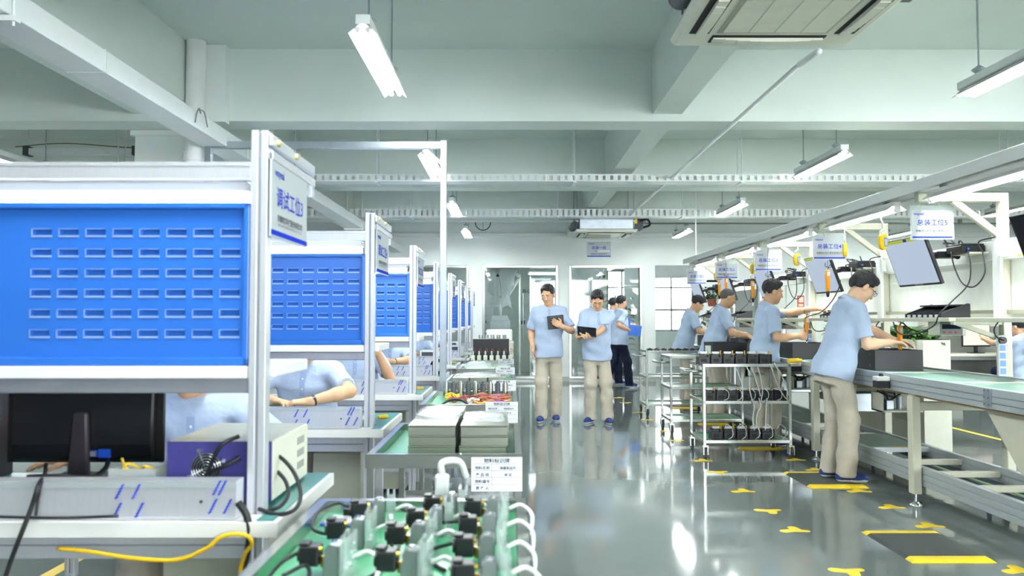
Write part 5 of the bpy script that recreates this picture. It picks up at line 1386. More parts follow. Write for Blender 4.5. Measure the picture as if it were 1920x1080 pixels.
# tall plant behind the right glass window
t = thing('tall_plant', 'tall leafy plant in a dark square planter behind the right glass window', 'plant', (2.52-0.02, 16.62, 0))
t.location = (2.37, 16.72, 0)
m = MB(); m.prism([(-0.16, -0.16), (0.16, -0.16), (0.16, 0.16), (-0.16, 0.16)], 'z', 0, 0.50); m.build('pot', POTG, t, 0.01)
m = MB(); m.cyl((0, 0, 0.5), (0.0, 0, 1.6), 0.045, n=10); m.build('moss_pole', mat('brown moss', (84, 72, 54), .9), t)
m = MB(); rnd = random.Random(31)
for k in range(58):
    a = rnd.uniform(0, 2*PI); z = 0.55+1.2*k/58
    p = Vector((0.05*math.cos(a), 0.05*math.sin(a), z)); d = Vector((math.cos(a), math.sin(a), 0.55))
    m.tube([p, p+d*0.07, p+d*0.13], 0.004, n=5, res=1); leaf_mb(m, p+d*0.13, d, rnd.uniform(0.16, 0.26), rnd.uniform(0.035, 0.055), 0.8)
m.build('foliage', LEAF, t)
pot_plant((-0.72, 17.6, 1.0), 'green plant on a counter behind the left glass window', 0.2, 40, 0.2, 0.03, 33, pot=WHITE)
m = MB(); m.box(-1.2, -0.1, 0, 0.6, 0, 1.0); o = m.build('counter', WHITE, None, 0.01); o.location = (0, 17.3, 0); tag(o, 'white counter behind the left glass window', 'counter')
t = thing('lab_instrument', 'pale tall instrument behind the left glass window under the robot', 'instrument', (-0.22, 16.5, 0))
m = MB(); m.box(-0.22, 0.22, 0, 0.25, 0, 1.25); m.prism([(-0.2, 1.25), (0.2, 1.25), (0.15, 1.36), (-0.18, 1.36)], 'y', 0.02, 0.23); m.build('cabinet', mat('pale grey cabinet', (206, 212, 216), .4), t, 0.01)
m = MB(); m.lathe([(0.04, 0), (0.045, 0.15), (0.02, 0.2), (0.015, 0.24)], (0, 0.12, 1.36), 12); m.build('bottle', WHITE, t)
# glass doors with pulls inside the left room
t = thing('glass_door', 'tall glass door with long steel pulls beyond the left window', 'door', (0.5, 18.4, 0))
for x in (-0.28, -0.02, ):
    m = MB(); m.box(x-0.02, x+0.02, 0, 0.04, 0, 2.7); m.build('frame_post', STEEL, t)
m = MB(); m.box(-0.9, -0.3, 0.015, 0.025, 0, 2.7); m.box(0, 0.9, 0.015, 0.025, 0, 2.7); m.build('glass_leaf', GLASS, t)
for x in (-0.2, 0.09):
    m = MB(); m.cyl((x, -0.03, 0.7), (x, -0.03, 1.9), 0.018, n=10); m.build('pull_handle', CHROME, t)
m = MB()
for x in (-0.2, 0.09): m.box(x-0.05, x+0.05, -0.02, 0.0, 1.16, 1.25)
m.build('lock', BLACK, t)

# delta robots hanging behind the glass, wrapped in plastic
def delta(loc, label, rz=0.0, sc=1.0):
    t = thing('delta_robot', label, 'robot', loc, rz)
    m = MB(); m.cyl((0, 0, 0), (0, 0, 0.18), 0.24, n=24); m.cyl((0, 0, 0.18), (0, 0, 0.32), 0.14, n=20); m.build('base_plate', WHITE, t, 0.01)
    for k in range(3):
        a = 2*PI*k/3+0.4; c, s_ = math.cos(a), math.sin(a)
        e = Vector((0.48*c, 0.48*s_, -0.12)); w = Vector((0.07*c, 0.07*s_, -0.72))
        m = MB(); m.bar((0.16*c, 0.16*s_, 0.06), e, 0.06, 0.08); m.build('upper_arm', WHITE, t, 0.008)
        m = MB(); m.ell(e, (0.035, 0.035, 0.035)); m.build('elbow_joint', BLACKM, t)
        for q in (-1, 1):
            o_ = Vector((-s_, c, 0))*0.05*q
            m = MB(); m.cyl(e+o_, w+o_, 0.013, n=8); m.build('forearm_rod', WHITE, t)
    m = MB(); m.cyl((0, 0, -0.76), (0, 0, -0.70), 0.10, n=20); m.cyl((0, 0, -0.82), (0, 0, -0.76), 0.03, n=12); m.build('tool_plate', WHITE, t)
    m = MB(); rnd = random.Random(int(abs(loc[0])*100)); vs = []; fs = []; n = 14; q = 7
    for i in range(q+1):
        z = 0.12-0.92*i/q
        for j in range(n):
            th = 2*PI*j/n; r = (0.42-0.16*math.sin(PI*i/q)+(-0.12 if i > 4 else 0))*(1+0.18*rnd.uniform(-1, 1))
            vs.append((r*math.cos(th), r*math.sin(th), z+0.04*rnd.uniform(-1, 1)))
    for i in range(q):
        for j in range(n): fs.append((i*n+j, i*n+(j+1) % n, (i+1)*n+(j+1) % n, (i+1)*n+j))
    m.add(vs, fs, True); m.build('plastic_cover', POLY, t)
    return t
delta((-0.22, 17.4, 2.36), 'white three armed robot wrapped in plastic behind the left window')
delta((1.75, 17.6, 2.36), 'white three armed robot wrapped in plastic behind the right window', 0.9)
m = MB(); m.box(-0.9, 2.3, 17.35, 17.65, 2.685, 2.775); o = m.build('robot_gantry', WHITEM, None, 0.01); tag(o, 'white overhead beam carrying the two wrapped robots', 'beam')

# white cabinet wall with fire notices behind stations 3 and 4
t = thing('storage_cabinet', 'long pale grey cupboard row behind the line with two red notices on it', 'cupboard', (5.05, 14.6, 0))
m = MB(); m.box(-0.35, 2.65, 0, 0.5, 0, 2.05); m.build('body', mat('pale cupboard', (210, 216, 208), .45), t, 0.006)
for k in range(6):
    m = MB(); m.box(-0.34+0.5*k, 0.14+0.5*k, -0.015, 0, 0.04, 2.02); f = m.build('door', mat('pale cupboard', (210, 216, 208), .45), t, 0.004)
    MB().box(0.09+0.5*k, 0.115+0.5*k, -0.03, -0.015, 0.95, 1.15).build('handle', STEEL, f)
for k, (x, lab) in enumerate(((0.78, 'red and white fire notice on the pale cupboard, the left of the pair'), (1.10, 'red and white fire notice on the pale cupboard, the right of the pair'))):
    n_ = thing('fire_notice', lab, 'notice', (5.05+x-0.35, 14.58, 1.62), 0, 'fire notices')
    m = MB(); m.box(-0.065, 0.065, 0, 0.004, -0.11, 0.11); m.build('sheet', RED, n_)
    m = MB(); m.box(-0.04, 0.05, -0.001, 0.0, -0.02, 0.085); m.box(-0.045, 0.045, -0.001, 0, -0.095, -0.045); m.build('print', mat('pale print', (236, 214, 190), .6), n_)
m = MB(); m.box(0, 0.36, 0, 0.5, 0, 2.0); o = m.build('tall_cabinet', GREYM, None, 0.008); o.location = (4.19, 14.4, 0); tag(o, 'tall dark grey cabinet between the plant shelf and the pale cupboards', 'cabinet')
m = MB(); m.box(0, 2.6, 0, 0.03, 0, 2.1); o = m.build('partition_screen', CREAM, None, 0.004); o.location = (7.6, 14.9, 0); tag(o, 'cream office partition behind the seated office worker', 'partition')

# office desk behind the line
t = thing('office_desk', 'pale office desk with grey screen panel behind the conveyor at right', 'desk', (6.65, 11.9, 0))
m = MB(); m.box(-0.15, 2.2, 0, 0.7, 0.715, 0.75); m.build('desktop', CREAM, t, 0.004)
m = MB(); m.box(-0.15, 2.2, 0.70, 0.73, 0.35, 1.17); m.build('screen_panel', mat('grey fabric screen', (126, 128, 122), .9), t)
for x in (-0.1, 2.15):
    m = MB(); m.box(x-0.02, x+0.02, 0.05, 0.65, 0, 0.715); m.build('leg_panel', CREAM, t)
m = MB(); m.box(-0.15, 2.2, 0.02, 0.05, 0.66, 0.715); m.build('front_rail', GREYM, t)
t = thing('office_monitor', 'lit monitor on the office desk in front of the seated worker', 'monitor', (7.38, 12.25, 0.7515), 0.25)
m = MB(); m.box(-0.27, 0.27, 0, 0.03, 0.10, 0.46); m.build('housing', BLACK, t, 0.004)
m = MB(); m.box(-0.255, 0.255, -0.001, 0, 0.125, 0.445); m.build('screen', SCREENP, t)
m = MB(); m.box(-0.02, 0.02, 0, 0.04, 0, 0.15); m.box(-0.1, 0.1, -0.06, 0.1, 0, 0.01); m.build('stand', BLACK, t)
t = thing('pen_cup', 'black pen cup on the office desk', 'cup', (6.78, 12.2, 0.7515))
m = MB(); m.lathe([(0.04, 0), (0.04, 0.1), (0.036, 0.1), (0.036, 0.01)], n=14); m.build('cup', BLACKM, t)
for k in range(3):
    m = MB(); m.cyl((0.0, 0, 0.01), (0.02*(k-1), 0.01, 0.16), 0.004, n=6); m.build('pen', INKK, t)
t = thing('office_chair', 'grey office chair of the seated worker', 'chair', (7.62, 11.20, 0), 0.0)
m = MB(); m.box(-0.24, 0.24, -0.22, 0.24, 0.32, 0.385); m.build('seat', GREYD, t, 0.02, 2)
m = MB(); m.box(-0.23, 0.23, -0.27, -0.22, 0.55, 1.02); m.build('backrest', mat('grey mesh', (120, 122, 128), .8), t, 0.02, 2)
m = MB(); m.cyl((0, 0, 0.08), (0, 0, 0.32), 0.03); m.bar((0, -0.1, 0.40), (0, -0.25, 0.60), 0.06, 0.02); m.build('column', BLACK, t)
for k in range(5):
    a = 2*PI*k/5; m = MB(); m.bar((0, 0, 0.10), (0.28*math.cos(a), 0.28*math.sin(a), 0.06), 0.04, 0.03); m.cyl((0.28*math.cos(a), 0.28*math.sin(a)-0.015, 0.03), (0.28*math.cos(a), 0.28*math.sin(a)+0.015, 0.03), 0.03); m.build('leg', BLACK, t)
t = thing('desktop_computer', 'black computer case on the floor under the office desk', 'computer', (7.35, 12.2, 0))
m = MB(); m.box(-0.1, 0.1, -0.2, 0.25, 0.01, 0.42); m.build('case', BLACK, t, 0.006); m = MB(); m.box(-0.09, 0.09, -0.203, -0.2, 0.25, 0.4); m.build('front', GREYD, t)
m = MB(); m.box(-0.12, 0.12, 0, 0.3, 0, 0.3); o = m.build('waste_bin', WHITE, None, 0.02); o.location = (6.75, 12.1, 0.32); o.location.z = 0.0; tag(o, 'white bin under the left end of the office desk', 'bin')
m = MB(); m.tube([(0.13*math.cos(a), 0, 0.15+0.13*math.sin(a)) for a in [2*PI*k/24 for k in range(24)]], 0.008, n=8, res=1, closed=True); o = m.build('hose_ring', CABLE); o.location = (-0.47, 13.2, 2.79); tag(o, 'ring of black hose hanging near the farthest left ceiling light', 'hose')
cable('hose_end', [(-0.47, 13.2, 2.805), (-0.47, 13.2, 3.2), (-0.47, 13.2, 3.52)], 0.003, CABLE, 'thin cord holding the ring of black hose')
# ------------------------------------------------------------------ people: smooth implicit surfaces turned into meshes
class SDF:
    def __init__(s):
        s.ops = []; s.cuts = []; s.disp = None
    def rc(s, a, b, r1, r2, k=0.02, sub=False):
        a = np.array(a, float); b = np.array(b, float); ba = b-a; L2 = max(float(ba@ba), 1e-9)
        def f(X, Y, Z):
            px, py, pz = X-a[0], Y-a[1], Z-a[2]
            t = np.clip((px*ba[0]+py*ba[1]+pz*ba[2])/L2, 0, 1)
            return np.sqrt((px-t*ba[0])**2+(py-t*ba[1])**2+(pz-t*ba[2])**2)-(r1+(r2-r1)*t)
        r = max(r1, r2)
        s.ops.append((f, np.minimum(a, b)-r, np.maximum(a, b)+r, k, sub)); return s
    def sleeve(s, a, b, r1, r2, k, p, n):
        s.rc(a, b, r1, r2, k); f, lo, hi, k_, sub_ = s.ops.pop(); p = np.array(p, float); n = np.array(n, float)
        s.ops.append((lambda X, Y, Z: np.maximum(f(X, Y, Z), (X-p[0])*n[0]+(Y-p[1])*n[1]+(Z-p[2])*n[2]), lo, hi, k, False)); return s
    def el(s, c, r, k=0.02, M=None, sub=False):
        c = np.array(c, float); r = np.array(r, float)
        Mi = np.array(M.transposed()) if M is not None else np.eye(3)
        def f(X, Y, Z):
            x, y, z = X-c[0], Y-c[1], Z-c[2]
            u = (Mi[0,0]*x+Mi[0,1]*y+Mi[0,2]*z); v = (Mi[1,0]*x+Mi[1,1]*y+Mi[1,2]*z); w = (Mi[2,0]*x+Mi[2,1]*y+Mi[2,2]*z)
            k0 = np.sqrt((u/r[0])**2+(v/r[1])**2+(w/r[2])**2)+1e-6
            k1 = np.sqrt((u/r[0]**2)**2+(v/r[1]**2)**2+(w/r[2]**2)**2)+1e-6
            return k0*(k0-1)/k1
        R_ = float(max(r))
        s.ops.append((f, c-R_, c+R_, k, sub)); return s
    def col(s, prof, T, k=0.02):
        # elliptical column in a body frame; prof rows: z, rx, ry, cy
        P = np.array(prof, float); Mi = np.array(T.inverted())
        def f(X, Y, Z):
            x = Mi[0,0]*X+Mi[0,1]*Y+Mi[0,2]*Z+Mi[0,3]; y = Mi[1,0]*X+Mi[1,1]*Y+Mi[1,2]*Z+Mi[1,3]; z = Mi[2,0]*X+Mi[2,1]*Y+Mi[2,2]*Z+Mi[2,3]
            zz = np.clip(z, P[0,0], P[-1,0])
            rx = np.interp(zz, P[:,0], P[:,1]); ry = np.interp(zz, P[:,0], P[:,2]); cy = np.interp(zz, P[:,0], P[:,3])
            q = (np.abs(x/rx)**2.4+np.abs((y-cy)/ry)**2.4)**(1/2.4)
            d = (q-1)*np.minimum(rx, ry)
            return np.maximum(d, np.maximum(P[0,0]-z, z-P[-1,0]))
        cs = [T @ Vector((sx*P[:,1].max(), sy*(P[:,2].max()+.04), z)) for sx in (-1,1) for sy in (-1,1) for z in (P[0,0], P[-1,0])]
        lo = np.min([tuple(c) for c in cs], 0); hi = np.max([tuple(c) for c in cs], 0)
        s.ops.append((f, lo, hi, k, False)); return s
    def cut(s, p, n, amp=0.0):          # keep the side the normal points away from
        p = np.array(p, float); n = np.array(n, float); n = n/np.linalg.norm(n)
        s.cuts.append((p, n, amp)); return s
    def mesh(s, h):
        add = [o for o in s.ops if not o[4]]
        lo = np.min([o[1] for o in add], 0)-4*h-0.02; hi = np.max([o[2] for o in add], 0)+4*h+0.02
        n = np.ceil((hi-lo)/h).astype(int)+1
        ax = [lo[i]+h*np.arange(n[i]) for i in range(3)]
        F = np.full(n, 1.0, np.float32)
        for f, a, b, k, sub in s.ops:
            m = k+3*h
            i0 = np.maximum(((a-m-lo)/h).astype(int), 0); i1 = np.minimum(((b+m-lo)/h).astype(int)+2, n)
            if np.any(i1 <= i0): continue
            sl = tuple(slice(i0[q], i1[q]) for q in range(3))
            X = ax[0][sl[0]][:, None, None]; Y = ax[1][sl[1]][None, :, None]; Z = ax[2][sl[2]][None, None, :]
            d = f(X, Y, Z).astype(np.float32)
            g = F[sl]
            if sub:
                d = -d; hh = np.maximum(k-np.abs(g-d), 0)/max(k, 1e-6); F[sl] = np.maximum(g, d)+hh*hh*k*0.25
            else:
                hh = np.maximum(k-np.abs(g-d), 0)/max(k, 1e-6); F[sl] = np.minimum(g, d)-hh*hh*k*0.25
        X = ax[0][:, None, None]; Y = ax[1][None, :, None]; Z = ax[2][None, None, :]
        if s.disp is not None: F += s.disp(X, Y, Z).astype(np.float32)*(np.abs(F) < 0.05)
        for cc in s.cuts:
            p, nn = cc[0], cc[1]; am = cc[2] if len(cc) > 2 else 0
            dd = (X-p[0])*nn[0]+(Y-p[1])*nn[1]+(Z-p[2])*nn[2]
            if am: dd = dd+am*(np.sin(95*X+40*Z)+0.7*np.sin(140*Y-60*X+1.3))
            F = np.maximum(F, dd.astype(np.float32))
        F[0] = F[-1] = 1; F[:, 0] = F[:, -1] = 1; F[:, :, 0] = F[:, :, -1] = 1
        S = F < 0
        cnt = np.zeros(tuple(n-1), np.int8)
        for a in (0, 1):
            for b in (0, 1):
                for c in (0, 1): cnt += S[a:n[0]-1+a, b:n[1]-1+b, c:n[2]-1+c]
        idx = np.argwhere((cnt > 0) & (cnt < 8))
        acc = np.zeros((len(idx), 3)); num = np.zeros(len(idx))
        for c0, c1 in [((a, b, c), tuple((a, b, c)[q]+(q == e) for q in range(3))) for e in range(3) for a in (0, 1) for b in (0, 1) for c in (0, 1) if (a, b, c)[e] == 0]:
            f0 = F[idx[:, 0]+c0[0], idx[:, 1]+c0[1], idx[:, 2]+c0[2]]; f1 = F[idx[:, 0]+c1[0], idx[:, 1]+c1[1], idx[:, 2]+c1[2]]
            cr = (f0 < 0) != (f1 < 0)
            t = np.where(cr, f0/np.where(cr, f0-f1, 1), 0)
            p = np.array(c0)[None, :]+t[:, None]*(np.array(c1)-np.array(c0))[None, :]
            acc[cr] += p[cr]; num[cr] += 1
        V = lo+h*(idx+acc/num[:, None])
        vid = np.full(tuple(n-1), -1, np.int32); vid[idx[:, 0], idx[:, 1], idx[:, 2]] = np.arange(len(idx))
        Q = []
        for e in range(3):
            u, v = (e+1) % 3, (e+2) % 3
            sl0 = [slice(None)]*3; sl1 = [slice(None)]*3; sl0[e] = slice(0, -1); sl1[e] = slice(1, None)
            E = np.argwhere(S[tuple(sl0)] != S[tuple(sl1)])
            E = E[(E[:, u] > 0) & (E[:, v] > 0)]
            ins = S[E[:, 0], E[:, 1], E[:, 2]]
            def cell(du, dv):
                c = E.copy(); c[:, u] += du; c[:, v] += dv
                return vid[c[:, 0], c[:, 1], c[:, 2]]
            q = np.stack([cell(-1, -1), cell(0, -1), cell(0, 0), cell(-1, 0)], 1)
            q[~ins] = q[~ins][:, ::-1]
            Q.append(q)
        return V, np.concatenate(Q)
def sdf_obj(name, S, h, m, parent=None, second=None):
    V, Q = S.mesh(h)
    me = bpy.data.meshes.new(name)
    me.vertices.add(len(V)); me.vertices.foreach_set('co', V.astype(np.float32).ravel())
    me.loops.add(Q.size); me.loops.foreach_set('vertex_index', Q.ravel().astype(np.int32))
    me.polygons.add(len(Q)); me.polygons.foreach_set('loop_start', np.arange(0, Q.size, 4, dtype=np.int32))
    me.materials.append(m)
    if second is not None:
        me.materials.append(second[0])
        me.polygons.foreach_set('material_index', second[1](V[Q].mean(1)).astype(np.int32))
    me.polygons.foreach_set('use_smooth', np.ones(len(Q), bool))
    me.update(calc_edges=True); me.validate()
    o = bpy.data.objects.new(name, me); COL.objects.link(o)
    if parent is not None: o.parent = parent
    return o
def ik(A, C, a, b, hint):
    A = Vector(A); C = Vector(C); d = C-A; L = d.length; L2 = min(L, (a+b)*0.995)
    u = d.normalized(); x = (a*a-b*b+L2*L2)/(2*L2); hgt = math.sqrt(max(a*a-x*x, 0))
    hv = Vector(hint); hv = hv-u*hv.dot(u); hv.normalize()
    return A+u*x+hv*hgt, A+u*L2
def hand(S, Wr, d, n, thumb, curl=0.5, k=0.008, spread=0.0):
    Wr = Vector(Wr); d = Vector(d).normalized(); n = Vector(n); n = (n-d*n.dot(d)).normalized()
    sd = d.cross(n).normalized()*thumb            # towards the thumb
    M = Matrix((d, sd, n)).transposed()
    S.el(Wr+d*0.052, (0.052, 0.041, 0.0165), 0.012, M)
    S.rc(Wr-d*0.01, Wr+d*0.03, 0.025, 0.022, 0.015)
    for off, L, c in ((0.031, 0.070, 0.9), (0.0105, 0.080, 1.0), (-0.0105, 0.074, 1.05), (-0.031, 0.058, 1.15)):
        p = Wr+d*(0.088-abs(off)*0.12)+sd*off
        a = curl*c*0.9; dd = (d+sd*off*spread*6).normalized()
        d1 = dd*math.cos(a)+n*math.sin(a); p1 = p+d1*L*0.46
        a2 = a+curl*c*1.1; d2 = dd*math.cos(a2)+n*math.sin(a2); p2 = p1+d2*L*0.32
        a3 = a2+curl*c*0.7; d3 = dd*math.cos(a3)+n*math.sin(a3); p3 = p2+d3*L*0.22
        S.rc(p-d*0.02, p, 0.0095, 0.0095, k); S.rc(p, p1, 0.0095, 0.0085, 0.004); S.rc(p1, p2, 0.0085, 0.0078, 0.003); S.rc(p2, p3, 0.0078, 0.0068, 0.003)
    b = Wr+d*0.028+sd*0.030
    t1 = b+(d*0.62+sd*0.70+n*0.35).normalized()*0.040; t2 = t1+(d*0.85+sd*0.15+n*(0.3+0.4*curl)).normalized()*0.033
    S.rc(b-sd*0.012, t1, 0.0135, 0.0108, 0.010); S.rc(t1, t2, 0.0105, 0.0088, 0.004)

def person(label, loc, face, H, lean=0.0, head=(0, 0), RH=None, LH=None, feet=((0.09, 0.0, 0), (-0.09, 0.0, 0)), sit=False, trousers=None, hair='short', glasses=False, skin=None, h=0.006, logo=False, pelvis=(0, 0), group=None, watch=None, fat=1.0, seed=0):
    s = H/1.705; rz = R(face)
    X = Matrix.Translation(loc) @ Matrix.Rotation(rz, 4, 'Z') @ Matrix.Scale(s, 4)
    Xi = X.inverted(); Ri = Matrix.Rotation(-rz, 3, 'Z')
    trousers = trousers or KHAKI; skin = skin or SKIN
    lz = R(lean)
    pz = 0.545 if sit else 0.93
    P = Vector((pelvis[0], pelvis[1], pz))
    T = Matrix.Translation(P) @ Matrix.Rotation(-lz, 4, 'X') @ Matrix.Translation((0, 0, -0.93))
    B = lambda *p: T @ Vector(p)
    S = SDF()
    S.col([(0.84, .13, .09, 0), (0.95, .145, .10, 0), (1.08, .130, .09, .005), (1.25, .15, .10, .005), (1.36, .14, .085, 0), (1.42, .07, .06, -.01)], T, 0.03)
    yaw, pit = R(head[0]), R(head[1])
    hb = Matrix.Rotation(yaw, 3, 'Z') @ Matrix.Rotation(-pit, 3, 'X')
    N = B(0, -0.018, 1.415)
    nd = Matrix.Rotation(-(lz*0.6+pit*0.45), 3, 'X') @ Vector((0, 0.10, 1)).normalized()
    C = N+nd*0.125+hb @ Vector((0, 0.022, 0.045))
    Hd = lambda *p: C+hb @ Vector(p)
    S.rc(B(0, -0.02, 1.38), Hd(0, -0.015, -0.05), 0.060, 0.054, 0.03)
    S.rc(B(-.12, -.01, 1.370), B(0, -0.02, 1.40), .048, .056, .03); S.rc(B(.12, -.01, 1.370), B(0, -0.02, 1.40), .048, .056, .03)
    # head
    S.el(Hd(0, -.012, .035), (.077, .094, .086), .02, hb)
    S.el(Hd(0, .020, -.030), (.064, .074, .084), .02, hb)
    S.el(Hd(0, .060, -.088), (.030, .028, .026), .025, hb)
    for sx in (-1, 1):
        S.el(Hd(sx*.036, .058, -.022), (.028, .03, .03), .02, hb)
        S.rc(Hd(sx*.015, .086, .032), Hd(sx*.045, .076, .030), .011, .010, .012)
        S.el(Hd(sx*.079, -.006, -.004), (.011, .021, .033), .008, hb)
    S.rc(Hd(0, .088, .018), Hd(0, .107, -.024), .008, .0125, .010)
    S.rc(Hd(-.012, .098, -.028), Hd(.012, .098, -.028), .009, .009, .008)
    for sx in (-1, 1): S.el(Hd(sx*.031, .099, .010), (.017, .014, .012), .010, hb, sub=True)
    S.rc(Hd(-.018, .083, -.060), Hd(.018, .083, -.060), .009, .009, .008)
    # arms
    arms = []
    for sx, A in ((1, RH), (-1, LH)):
        sh = B(sx*.168*fat, -.008, 1.370)
        A = A or dict(w=None)
        w = Xi @ Vector(A['w']) if A.get('w') is not None else sh+Vector((sx*.06, .06, -.53))
        el_, w = ik(sh, w, .285, .255, A.get('e', (sx*.4, -.7, -.6)))
        S.rc(sh, el_, .047, .039, .02); S.rc(el_, el_+(w-el_)*.35, .040, .041, .015); S.rc(el_+(w-el_)*.3, w, .041, .027, .015)
        d = A.get('d'); d = (Vector(d)) if d else (w-el_)
        hand(S, w, d, A.get('n', (-sx, 0, 0)), sx, A.get('c', 0.35))
        arms.append((sh, el_, w))
    # legs
    legs = []
    for sx, f in ((1, feet[0]), (-1, feet[1])):
        hp = Vector((P.x+sx*.088, P.y-.005, pz-.03))
        an = Vector((f[0], f[1], 0.085+(f[3] if len(f) > 3 else 0)))
        kn, an = ik(hp, an, .43 if sit else .412, .425 if sit else .410, (0.05*sx, 1, 0.25 if sit else 0))
        S.rc(hp, kn, .068, .05, .03); S.rc(kn, an, .048, .034, .03)
        legs.append((hp, kn, an, R(f[2]), f[4] if len(f) > 4 else 0.0))
        fd = Vector((math.sin(R(f[2])), math.cos(R(f[2])), 0)); S.rc(an+Vector((0, 0, -.04)), an+fd*.1+Vector((0, 0, -.055)), .03, .022, .02)
    body = sdf_obj('person', S, h, skin)
    body.location = loc; body.rotation_euler = (0, 0, rz); body.scale = (s, s, s)
    tag(body, label, 'person', group)
    rnd = random.Random(seed); ph = [rnd.uniform(0, 6) for _ in range(6)]
    fold = lambda a: (lambda X_, Y_, Z_: a*(np.sin(26*Z_+9*X_+ph[0]+2*np.sin(7*Y_+ph[1]))+0.7*np.sin(41*Z_-17*X_+14*Y_+ph[2])+0.5*np.sin(23*X_+31*Y_+ph[3]))*np.ones_like(X_+Y_+Z_))
    # polo shirt
    G = SDF(); w_ = fat
    G.col([(0.80, .186*w_, .152, -.004), (0.92, .182*w_, .146, -.002), (1.05, .172*w_, .134, .004), (1.20, .174*w_, .124, .008), (1.30, .174*w_, .118, .002), (1.375, .160*w_, .094, -.006), (1.425, .105, .076, -.014)], T, 0.035)
    for sx in (-1, 1): G.rc(B(sx*.150, -.01, 1.372), B(sx*.045, -.02, 1.405), .060, .070, .03)
    for (sh, el_, w) in arms:
        e = sh+(el_-sh)*0.80; u = (el_-sh).normalized()
        G.sleeve(sh+Vector((0, 0, -.005)), e+u*.06, .062, .062, .04, e, u)
    G.rc(B(0, -0.024, 1.395), B(0, -0.018, 1.448), .082, .067, .015)
    G.disp = fold(0.0042)
    for (sh, el_, w) in arms: pass
    G2 = SDF()
    nk = nd*0.5+Vector((0, 0.28, 1))*0.5
    G.cuts.append((np.array(B(0, 0.0, 1.452)), np.array(Vector((0, .45, 1)).normalized())))
    shirt = sdf_obj('polo_shirt', G, max(h, 0.0065), SHIRT, body)
    # trousers
    G = SDF()
    if sit: G.el((P.x, P.y-.02, pz-.04), (.18, .14, .11), .03)
    else: G.col([(0.74, .145, .105, -.005), (0.84, .156, .112, -.006), (0.98, .150, .106, -.004)], T, 0.03)
    for hp, kn, an, fa, tp in legs:
        m_ = an+Vector((0, 0, -.02))
        G.rc(hp+Vector((-.012 if hp.x > P.x else .012, 0, -.03)), kn, .086, .080, .025); G.rc(kn, m_, .080, .077, .03)
    G.disp = fold(0.0034)
    for hp, kn, an, fa, tp in legs[:0]: pass
    def below(X_, Y_, Z_): return 0
    zc = min(l[2].z for l in legs)-0.045
    G.cuts.append((np.array((0, 0, zc)), np.array((0, 0, -1.0))))
    sdf_obj('trousers', G, max(h, 0.008), trousers, body)
    for (hp, kn, an, fa, tp) in legs:
        G = SDF(); f = Vector((math.sin(fa), math.cos(fa), -math.sin(tp)*0.8)).normalized(); q = Vector((math.cos(fa), -math.sin(fa), 0))
        up = q.cross(f); base = Vector((an.x, an.y, an.z-0.085))
        M = Matrix((q, f, up)).transposed()
        G.rc(base-f*.045+up*.036, base+f*.07+up*.036, .036, .042, .02); G.rc(base+f*.07+up*.034, base+f*.135+up*.03, .041, .034, .02); G.rc(base-f*.03+up*.05, base+f*.02+up*.075, .036, .036, .03)
        G.cut(base, -up)
        zz = np.array(base); uu = np.array(up)
        sdf_obj('shoe', G, 0.006, SHOE, body, (SOLE, lambda c: ((c-zz) @ uu) < 0.022))
    # hair
    G = SDF()
    if hair == 'buzz': G.el(Hd(0, -.012, .036), (.0800, .0970, .0890), .02, hb)
    else: G.el(Hd(0, -.014, .043), (.0838, .1015, .0900), .02, hb)
    if hair == 'short': G.el(Hd(0, .040, .100), (.060, .050, .026), .03, hb)
    if hair == 'full': G.el(Hd(0.0, .048, .084), (.066, .048, .040), .03, hb); G.el(Hd(0, -.055, .02), (.078, .06, .075), .03, hb)
    if hair != 'buzz': G.el(Hd(0, -.012, .072), (.074, .088, .066), .03, hb)
    if hair != 'buzz': G.disp = lambda X_, Y_, Z_: 0.0019*(np.sin(190*X_+40*Y_+ph[0])+np.sin(120*Y_-40*Z_+60*X_+ph[1])+np.sin(230*X_-90*Y_))*np.ones_like(X_+Y_+Z_)
    lowf = .074 if hair != 'buzz' else .105
    fr = Vector((0, .092, lowf)); bk = Vector((0, -.10, -.066)); dv = fr-bk
    nn = hb @ Vector((0, dv.z, -dv.y))
    G.cut(Hd(*fr), nn, .006 if hair != 'buzz' else .002)
    if hair != 'buzz':
        va = Vector((0, .078, .100)); G.cut(Hd(0, .020, -.004), hb @ Vector((0, va.z+.004, -(va.y-.020))).normalized(), .006)
    sdf_obj('hair', G, min(h, 0.0055), HAIRG if hair == 'buzz' else HAIR, body)
    # face details
    m = MB()
    for sx in (-1, 1): m.tube([Hd(sx*.014, .0965, .0300), Hd(sx*.032, .0925, .0345), Hd(sx*.049, .0800, .029)], .0036, n=6, res=3)
    m.build('eyebrows', HAIR, body)
    m = MB()
    for sx in (-1, 1):
        c = Hd(sx*.031, .0845, .0105)
        vs = []; n_, q_ = 10, 6
        for mi, (rx, ry, rz_, dy) in ((0, (.0125, .006, .0034, 0)), (1, (.0075, .004, .0040, .0035))):
            e = MB(); e.ell((0, 0, 0), (rx, ry, rz_), n_, q_); m.use(mi).add([c+hb @ (Vector(v)+Vector((0, dy, 0))) for v in e.v], e.f, True)
    m.build('eyes', [mat('eye white', (226, 222, 216), .3), DARK], body)
    m = MB(); m.tube([Hd(-.024, .0865, -.0600), Hd(-.010, .0925, -.0585), Hd(0, .0930, -.0600), Hd(.010, .0925, -.0585), Hd(.024, .0865, -.0600)], .0036, n=6, res=3); m.build('mouth', LIPS, body)
    # collar and placket
    vs = np.empty(len(shirt.data.vertices)*3, np.float32); shirt.data.vertices.foreach_get('co', vs); vs = vs.reshape(-1, 3)
    m = MB(); ring = []; nA = 30; Tc = T @ Matrix.Translation((0, -.018, 1.436)) @ Matrix.Rotation(-.34, 4, 'X')
